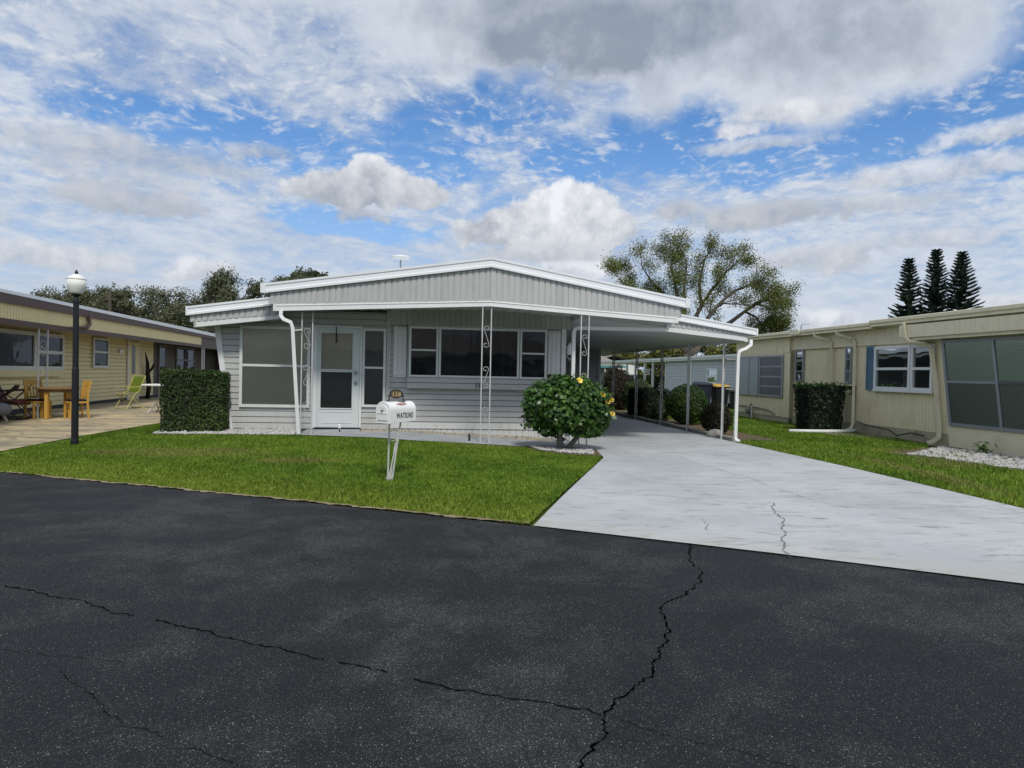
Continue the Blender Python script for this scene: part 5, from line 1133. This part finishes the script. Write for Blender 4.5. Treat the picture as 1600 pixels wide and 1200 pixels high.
def bin_(label, x, y, rz, mb_, ml, s_=1., txt=False):
    o = root('wheelie_bin', label, 'bin', (x, y, .10), rz); h = 1.0*s_
    m = MB(); m.hexa([(-.24, -.26, .05), (.24, -.26, .05), (.24, .26, .05), (-.24, .26, .05), (-.30, -.33, h), (.30, -.33, h), (.30, .36, h), (-.30, .36, h)]); m.box(-.33, .33, -.36, .38, h-.06, h-.002); m.build('body', mb_, o, bevel=.02)
    m = MB(); m.hexa([(-.33, -.38, h), (.33, -.38, h), (.33, .38, h), (-.33, .38, h), (-.29, -.33, h+.06), (.29, -.33, h+.06), (.25, .34, h+.12), (-.25, .34, h+.12)]); m.build('lid', ml, o, bevel=.015)
    for sx in (-.28, .28):
        m = MB(); m.tube([(sx-.03, .30, .13), (sx+.03, .30, .13)], .13, 16); m.build('wheel', M['tyre'], o)
    m = MB(); m.tube([(-.25, .42, h-.02), (.25, .42, h-.02)], .02, 8); m.build('handle', mb_, o)
bin_('navy wheelie bin left of the yellow lidded bin', 8.35, 29.8, R_(10), M['binblue'], M['binblue'], 1.08)
bin_('black wheelie bin with a flat yellow lid', 9.05, 29.6, R_(5), M['black'], M['binyellow'])
bin_('small black bin half hidden by the white carport downspout', 9.95, 30.1, R_(-10), M['black'], M['black'], .82)
def car():
    o = root('parked_car', 'dark car parked under the rear carport', 'car', (9.3, 48.5, .10), R_(97))
    prof = [(-2.2, .35), (-2.2, .75), (-1.9, .88), (-1.2, .95), (-.55, 1.42), (1.0, 1.48), (1.75, 1.05), (2.1, .95), (2.2, .6), (2.2, .35)]
    m = MB(); m.prism([(p[0], -.85, p[1]) for p in prof], (0, 1.7, 0)); m.build('body', M['carpaint'], o, bevel=.05)
    for y in (-.856, .856):
        m = MB(); m.poly((-.95, y, .98), (-.48, y, 1.36), (.9, y, 1.40), (1.45, y, 1.02)); m.build('window', M['glass'], o)
    m = MB(); m.poly((-1.17, -.7, .985), (-1.17, .7, .985), (-.60, .65, 1.40), (-.60, -.65, 1.40)); m.build('windscreen', M['glass'], o)
    for x in (-1.35, 1.35):
        for y in (-.80, .80):
            m = MB(); m.tube([(x, y-.1, .33), (x, y+.1, .33)], .33, 20); w = m.build('wheel', M['tyre'], o); m = MB(); m.tube([(x, y-.11, .33), (x, y+.11, .33)], .2, 14); m.build('rim', M['steel'], w)
    for y in (-.6, .6): m = MB(); m.box(-2.23, -2.19, y-.16, y+.16, .66, .78); m.build('headlight', M['globe'], o)
car()
F2 = root('far_house', 'low beige roofed house with teal trim far behind the carport', 'house', (3.6, 60., .1), HY)
part('roof', M['beige'], lambda m: (m.poly((-3., -.3, 2.25), (6.5, -.3, 2.25), (4.4, 4., 3.6), (-3., 4., 3.6)), m.poly((6.5, -.3, 2.25), (6.5, 8.3, 2.25), (4.4, 4., 3.6))), F2)
part('fascia', M['teal'], lambda m: m.box(-3., 6.5, -.36, -.3, 2.05, 2.25), F2)
part('wall', M['sidewall'], lambda m: m.box(-3., 6., 1., 1.1, 0, 2.3), F2)
for k in range(4): part('porch_post', M['white'], lambda m: m.box(-.2+k*1.6, -.08+k*1.6, -.2, -.08, 0, 2.06), F2)
F3 = root('white_house', 'plain white house end far beyond the rear carport', 'house', (9.2, 68., .1), HY)
part('wall', M['white'], lambda m: m.box(-1.6, 3.5, 0, 6, 0, 2.5), F3); part('roof', M['beige'], lambda m: (m.poly((-2., -.3, 2.5), (1., -.3, 3.4), (1., 6, 3.4), (-2, 6, 2.5)), m.poly((1., -.3, 3.4), (4., -.3, 2.5), (4., 6, 2.5), (1., 6, 3.4))), F3)
m = MB(); m.tube([(0, 0, 0), (0, 0, 6.8), (.1, 0, 7.05), (.9, 0, 7.1)], [.09, .06, .05, .04], 8); pl_ = m.build('lamp_pole', M['steel']); pl_.location = (29.6, 70., .1); tag(pl_, 'thin distant lamp pole above the cream house roof', 'street lamp')
m = MB(); m.tube([(0, 0, 0), (0, 0, 6.45)], [.13, .10], 8); m.tube([(-.5, 0, 5.9), (.5, 0, 5.9)], .05, 6); pl_ = m.build('utility_pole', M['bark']); pl_.location = (-28.46, 48., .2); tag(pl_, 'wooden utility pole behind the yellow house roof', 'utility pole')

# the house across the street: it shows as the reflection in the front windows
AH = root('street_house', 'white house across the street seen only as a reflection in the windows', 'house', (1.0, -10.5, 0.), R_(-19))
FA = lambda u, d, z: (u, d, z)
part('wall', M['trim'], lambda m: (m.box(-11, 9, -6, -.03, -.2, 2.6)), AH)
part('roof', M['brown'], lambda m: (m.poly((-11.6, .9, 2.55), (9.6, .9, 2.55), (9.6, -3, 3.9), (-11.6, -3, 3.9)), m.poly((-11.6, -3, 3.9), (9.6, -3, 3.9), (9.6, -7, 2.55), (-11.6, -7, 2.55)), m.poly((-11, -.03, 2.6), (-11, -6, 2.6), (-11, -3, 3.85)), m.poly((9, -.03, 2.6), (9, -6, 2.6), (9, -3, 3.85))), AH)
part('fascia', M['white'], lambda m: m.box(-11.6, 9.6, .86, .92, 2.4, 2.56), AH)
for u in (-9., -5.5, -1.5, 4.5): window(AH, FA, u, u+1.9, .9, 2.1, .07, .06, rails=(1.5,), mulls=(u+.95,), mf=M['white'], mg=M['glass'], mback=M['dark'])
# ------------------------------------------------------------------ trees
def clump_tree(name, label, x, y, base, h, rx, seed, mat, nleaf, leaf, low=.3, group=None, loose=.5, nc=16, ry=None, trunk=.2, dome=False):
    r = np.random.default_rng(seed); o = root(name, label, 'tree', (x, y, base), 0, group); m = MB(); ry = ry or rx
    top = h*.9; m.tube([(0, 0, -.1), (.1, 0, h*.3), (-.05, .1, h*.55), (0, 0, top*.9)], [trunk, trunk*.8, trunk*.55, .03], 8)
    Pt, Nn = [], []
    for k in range(nc):
        a = r.uniform(0, 6.28); e = r.uniform(0, 1); rad = (r.random()**.5); zz = h*(low+(1-low)*e*.92)
        prof = math.sin(math.pi*min(max((zz/h-low)/(1-low)*.8+.18, .05), .97))**.7
        c = np.array([math.cos(a)*rad*rx*prof*.85, math.sin(a)*rad*ry*prof*.85, zz-.1*h*rad])
        if dome: rad = r.random()**.4*.8; c = np.array([math.cos(a)*rad*rx, math.sin(a)*rad*ry, h*low+(h*.93-h*low)*(1-rad*rad)**.5*r.uniform(.5, 1.)])
        q = r.uniform(.22, .40)*rx*(.8 if e > .7 else 1)
        m.tube([(0, 0, h*r.uniform(.2, .5)), tuple(c*.55+np.array([0, 0, h*.18])), tuple(c)], [trunk*.45, trunk*.25, .02], 5)
        n = int(nleaf/nc); d = r.normal(0, 1, (n, 3)); d /= np.linalg.norm(d, axis=1)[:, None]; kk = r.random(n)**loose
        Pt.append(c+d*(q*kk)[:, None]*np.array([1.15, 1.15, .8])); Nn.append(d+np.array([0, 0, .5]))
        for _ in range(3):   # little sprays on the outline
            dd = r.normal(0, 1, 3); dd /= np.linalg.norm(dd); s0 = c+dd*q*1.0; n2 = max(6, n//18); Pt.append(s0+r.normal(0, q*.2, (n2, 3))); Nn.append(np.tile(dd, (n2, 1)))
    m.build('trunk', M['bark'], o, smooth=True)
    npmesh('crown', leafquads(np.concatenate(Pt), np.concatenate(Nn), leaf, leaf*.6, r, .8), 4, mat, o); return o
g1 = 'line of oaks behind the yellow house'
for i, (x, y, h, rx, lb) in enumerate(((-40.2, 58, 8.0, 1.9, 'small grey green oak at the far left end of the tree line'), (-36.6, 56, 8.0, 2.0, 'low grey green oak left of the lamp globe'), (-33.6, 57, 8.1, 2.0, 'grey green oak directly behind the lamp globe'), (-31.2, 54, 7.4, 1.8, 'sparse grey green oak beside the utility pole'),
        (-27.9, 55, 8.3, 2.3, 'broad oak right of the utility pole gap'), (-26.0, 58, 9.4, 2.1, 'tallest pale topped oak in the left tree line'), (-23.4, 55, 9.0, 2.2, 'twiggy grey oak behind the wing roof end'), (-20.8, 57, 9.0, 2.0, 'brownish oak above the wing roof'), (-18.4, 56, 9.6, 1.9, 'grey green oak touching the main gable end'), (-25.2, 52, 6.2, 2.2, 'dark low oak in front of the tree line'), (-21.9, 53, 7.4, 2.0, 'dark oak low behind the wing roof'))):
    clump_tree('oak_tree', lb, x, y, .25, h*1.04, rx*1.65, 30+i, M['far'], 15000, .17, low=.25, group=g1, loose=.7, nc=30)
clump_tree('round_tree', 'dense round topped green tree rising above the main gable end', -18.1, 60., .25, 10.6, 2.1, 50, M['fardense'], 14000, .2, low=.68, loose=.35, nc=34, dome=True)
g2 = 'bushy trees beyond the carport'
for i, (x, y, h, rx, lb) in enumerate(((8.6, 74, 5.0, 3.6, 'yellow green bushy tree seen at the shed end of the carport'), (12.6, 78, 5.6, 3.8, 'olive bushy tree seen between the back carport posts'), (15.6, 72, 5.4, 3.4, 'golden green bushy tree seen beside the middle carport post'), (19.6, 74, 6.2, 3.8, 'dark olive bushy tree seen above the rear house eave'), (23.2, 70, 6.2, 3.6, 'olive bushy tree seen at the carport front corner'))):
    clump_tree('bushy_tree', lb, x, y, .1, h, rx, 70+i, M['yellowgreen'], 7000, .3, low=.12, group=g2, nc=16, trunk=.12)

def big_oak():
    r = random.Random(4); q = np.random.default_rng(14); ox, oy = 11.6, 45.; o = root('tall_oak', 'tall open crowned oak with bare limbs rising behind the carport', 'tree', (ox, oy, .1)); m = MB(); Pt, Nn = [], []
    def tw(p, d, L, rad, lv, dens):
        n = 4; pts = [p]; dd = d.copy()
        for i in range(n):
            dd = (dd+Vector((r.gauss(0, .22), r.gauss(0, .22), r.gauss(.03, .18)))).normalized(); pts.append(pts[-1]+dd*L/n)
        m.tube(pts, [rad*(1-.75*i/n) for i in range(n+1)], 5 if lv < 2 else 4, cap=False)
        if lv >= 2:
            for t in pts[1:]:
                k = int(r.gauss(23, 10)*dens)
                if k > 0: Pt.append(np.array(t)+q.normal(0, .24, (k, 3))); Nn.append(np.tile((0, 0, .7), (k, 1)))
        if lv < 3:
            for _ in range(3 if lv < 2 else 2):
                i = r.randint(1, n); nd = (dd+Vector((r.gauss(0, .75), r.gauss(0, .75), r.gauss(.15, .55)))).normalized()
                tw(pts[i], nd, L*r.uniform(.5, .72), rad*.42, lv+1, dens)
    def limb(pts, r0, r1, dens=.78, sp=.9, L=1.0):
        pts = [Vector((x-ox, r.uniform(-.15, .15)+y, z-.1)) for x, y, z in pts]
        sub = []
        for a, b in zip(pts, pts[1:]):
            k = max(2, int((b-a).length/.5))
            for i in range(k): sub.append(a+(b-a)*i/k+Vector((r.gauss(0, .03), r.gauss(0, .04), r.gauss(0, .03))))
        sub.append(pts[-1]); n = len(sub); rad = [r0+(r1-r0)*i/(n-1) for i in range(n)]; m.tube(sub, rad, 7)
        for i in range(int(n*.3), n):
            if r.random() < sp:
                d = (sub[min(i+1, n-1)]-sub[max(i-1, 0)]).normalized(); nd = (d*.5+Vector((r.gauss(0, .6), r.gauss(0, .8), r.gauss(.25, .5)))).normalized()
                tw(sub[i], nd, L*r.uniform(.6, 1.15), max(.02, rad[i]*.45), 1, dens)
        tw(sub[-1], (sub[-1]-sub[-2]).normalized(), L, r1, 1, dens)
    # x, depth offset, height: the trunk hides behind the roofs
    limb([(11.6, 0, 0.), (11.6, 0, 1.8), (11.5, 0, 3.2)], .30, .26, sp=0)
    limb([(11.5, 0, 3.1), (11.0, .2, 5.0), (10.4, .3, 6.3), (9.5, .4, 7.5), (8.6, .2, 8.5)], .20, .04, 1.0)
    limb([(11.5, 0, 3.1), (10.9, -.2, 5.3), (10.7, -.2, 7.0), (10.3, -.3, 8.6), (10.4, 0, 9.7)], .19, .04, 1.0)
    limb([(10.5, .3, 5.6), (9.4, .6, 6.3), (8.3, .9, 6.8), (7.4, .8, 7.7), (6.9, .6, 8.1)], .12, .03, 1.2)
    limb([(10.3, .3, 5.3), (9.3, -.4, 5.7), (8.4, -.8, 6.0), (7.6, -.9, 6.4)], .10, .03, 1.2)
    limb([(11.5, 0, 3.1), (12.0, .1, 5.0), (12.4, .1, 6.3), (12.2, 0, 7.6), (12.5, .2, 8.9), (12.8, .2, 9.7)], .20, .04, .75)
    limb([(12.4, .1, 6.3), (13.3, -.2, 7.6), (13.9, -.4, 8.5), (14.7, -.5, 9.2)], .11, .03, 1.0)
    limb([(11.6, 0, 3.3), (12.4, -.3, 4.9), (13.4, -.5, 6.3), (14.4, -.6, 7.2), (15.9, -.6, 7.8), (16.2, -.6, 7.95)], .19, .02, .5, sp=.45)
    limb([(13.2, -.5, 6.1), (13.9, 0, 6.4), (14.9, .2, 6.4), (15.7, .3, 6.3)], .08, .02, .7, L=1.0)
    limb([(11.5, 0, 3.1), (11.5, .5, 5.4), (11.4, .8, 7.6), (11.6, .9, 9.1), (11.3, .7, 9.7)], .14, .03, .9)
    limb([(11.7, 0, 3.0), (13.2, .4, 4.3), (14.2, .7, 5.0), (15.4, .8, 5.9), (16.3, .8, 6.6), (17.3, .8, 7.0)], .24, .05, 1.6, sp=.0)
    limb([(15.4, .8, 5.9), (16.4, .6, 6.5), (17.0, .5, 6.8), (17.4, .5, 6.3)], .10, .03, 1.5, sp=1., L=1.25)
    limb([(15.6, .8, 6.0), (16.4, 1.0, 5.6), (17.0, 1.0, 4.9), (17.2, .9, 4.2)], .09, .03, 1.3, sp=1., L=1.15)
    limb([(16.3, .8, 6.5), (17.4, .2, 6.0), (17.4, .1, 5.2), (17.3, .1, 4.6)], .07, .02, 1.5, sp=1., L=1.1)
    m.build('trunk', M['bark'], o, smooth=True)
    P = np.concatenate(Pt); P = P + np.array([0, 0, 0.]); npmesh('crown', leafquads(P, np.concatenate(Nn), .105, .062, q, .9), 4, M['oak'], o)
big_oak()

def norfolk(label, x, y, h, seed, wid):
    r = np.random.default_rng(seed); o = root('norfolk_pine', label, 'tree', (x, y, .1), 0, 'norfolk pines behind the cream house'); m = MB(); m.tube([(0, 0, -.1), (0, 0, h*.5), (r.normal(0, .05), 0, h)], [.2, .12, .02], 7); Pt, Tn = [], []
    V = []; z = h-.15
    while z > 2.2:
        f = (h-z)/h; L = min(wid, .20+f*wid*2.0)*r.uniform(.85, 1.1); k = 7; a0 = r.uniform(0, 6.28)
        for i in range(k):
            if r.random() < .08: continue
            a = a0+i*6.283/k+r.normal(0, .12); Li = L*r.uniform(.78, 1.12); c_, s_ = math.cos(a), math.sin(a); up_ = .42
            pts = [np.array([c_*Li*t, s_*Li*t, z+Li*(up_*t**1.5-.10*t)]) for t in np.linspace(0, 1, 6)]; m.tube([tuple(p) for p in pts], [.025, .02, .017, .013, .01, .006], 4, cap=False)
            side = np.array([-s_, c_, 0])
            for t in np.linspace(.15, 1., max(5, int(Li*9))):
                p = np.array([c_*Li*t, s_*Li*t, z+Li*(up_*t**1.5-.10*t)]); ll = .24+.20*(1-t)*min(1, Li)
                for sg in (-1, 1):
                    tip = p+side*sg*ll*.75+np.array([c_, s_, 0])*ll*.7+np.array([0, 0, ll*.5]); w = np.array([0, 0, .07])
                    V.append([p-w, tip-w*.4, tip+w*.6, p+w]); w2 = side*.06; V.append([p-w2, tip-w2*.5, tip+w2*.5, p+w2])
        z -= (.23+.11*min(1, f*3))*r.uniform(.85, 1.15)
    m.build('trunk', M['bark'], o, smooth=True); npmesh('foliage', np.array(V).reshape(-1, 3), 4, M['norfolk'], o)
norfolk('left and shortest of the three norfolk pines behind the cream house', 34.9, 60.3, 12.2, 1, 1.6)
norfolk('middle norfolk pine standing between two others behind the cream house', 37.1, 60., 13.0, 2, 1.6)
norfolk('right and most open of the three norfolk pines behind the cream house', 39.5, 60.2, 12.9, 3, 1.75)

# ------------------------------------------------------------------ render settings
scn.render.engine = 'CYCLES'
scn.cycles.use_denoising = True
scn.cycles.max_bounces = 6; scn.cycles.diffuse_bounces = 3; scn.cycles.glossy_bounces = 3; scn.cycles.transparent_max_bounces = 12; scn.cycles.transmission_bounces = 3
scn.cycles.caustics_reflective = False; scn.cycles.caustics_refractive = False
scn.view_settings.view_transform = 'Standard'; scn.view_settings.look = 'None'; scn.view_settings.exposure = 0.
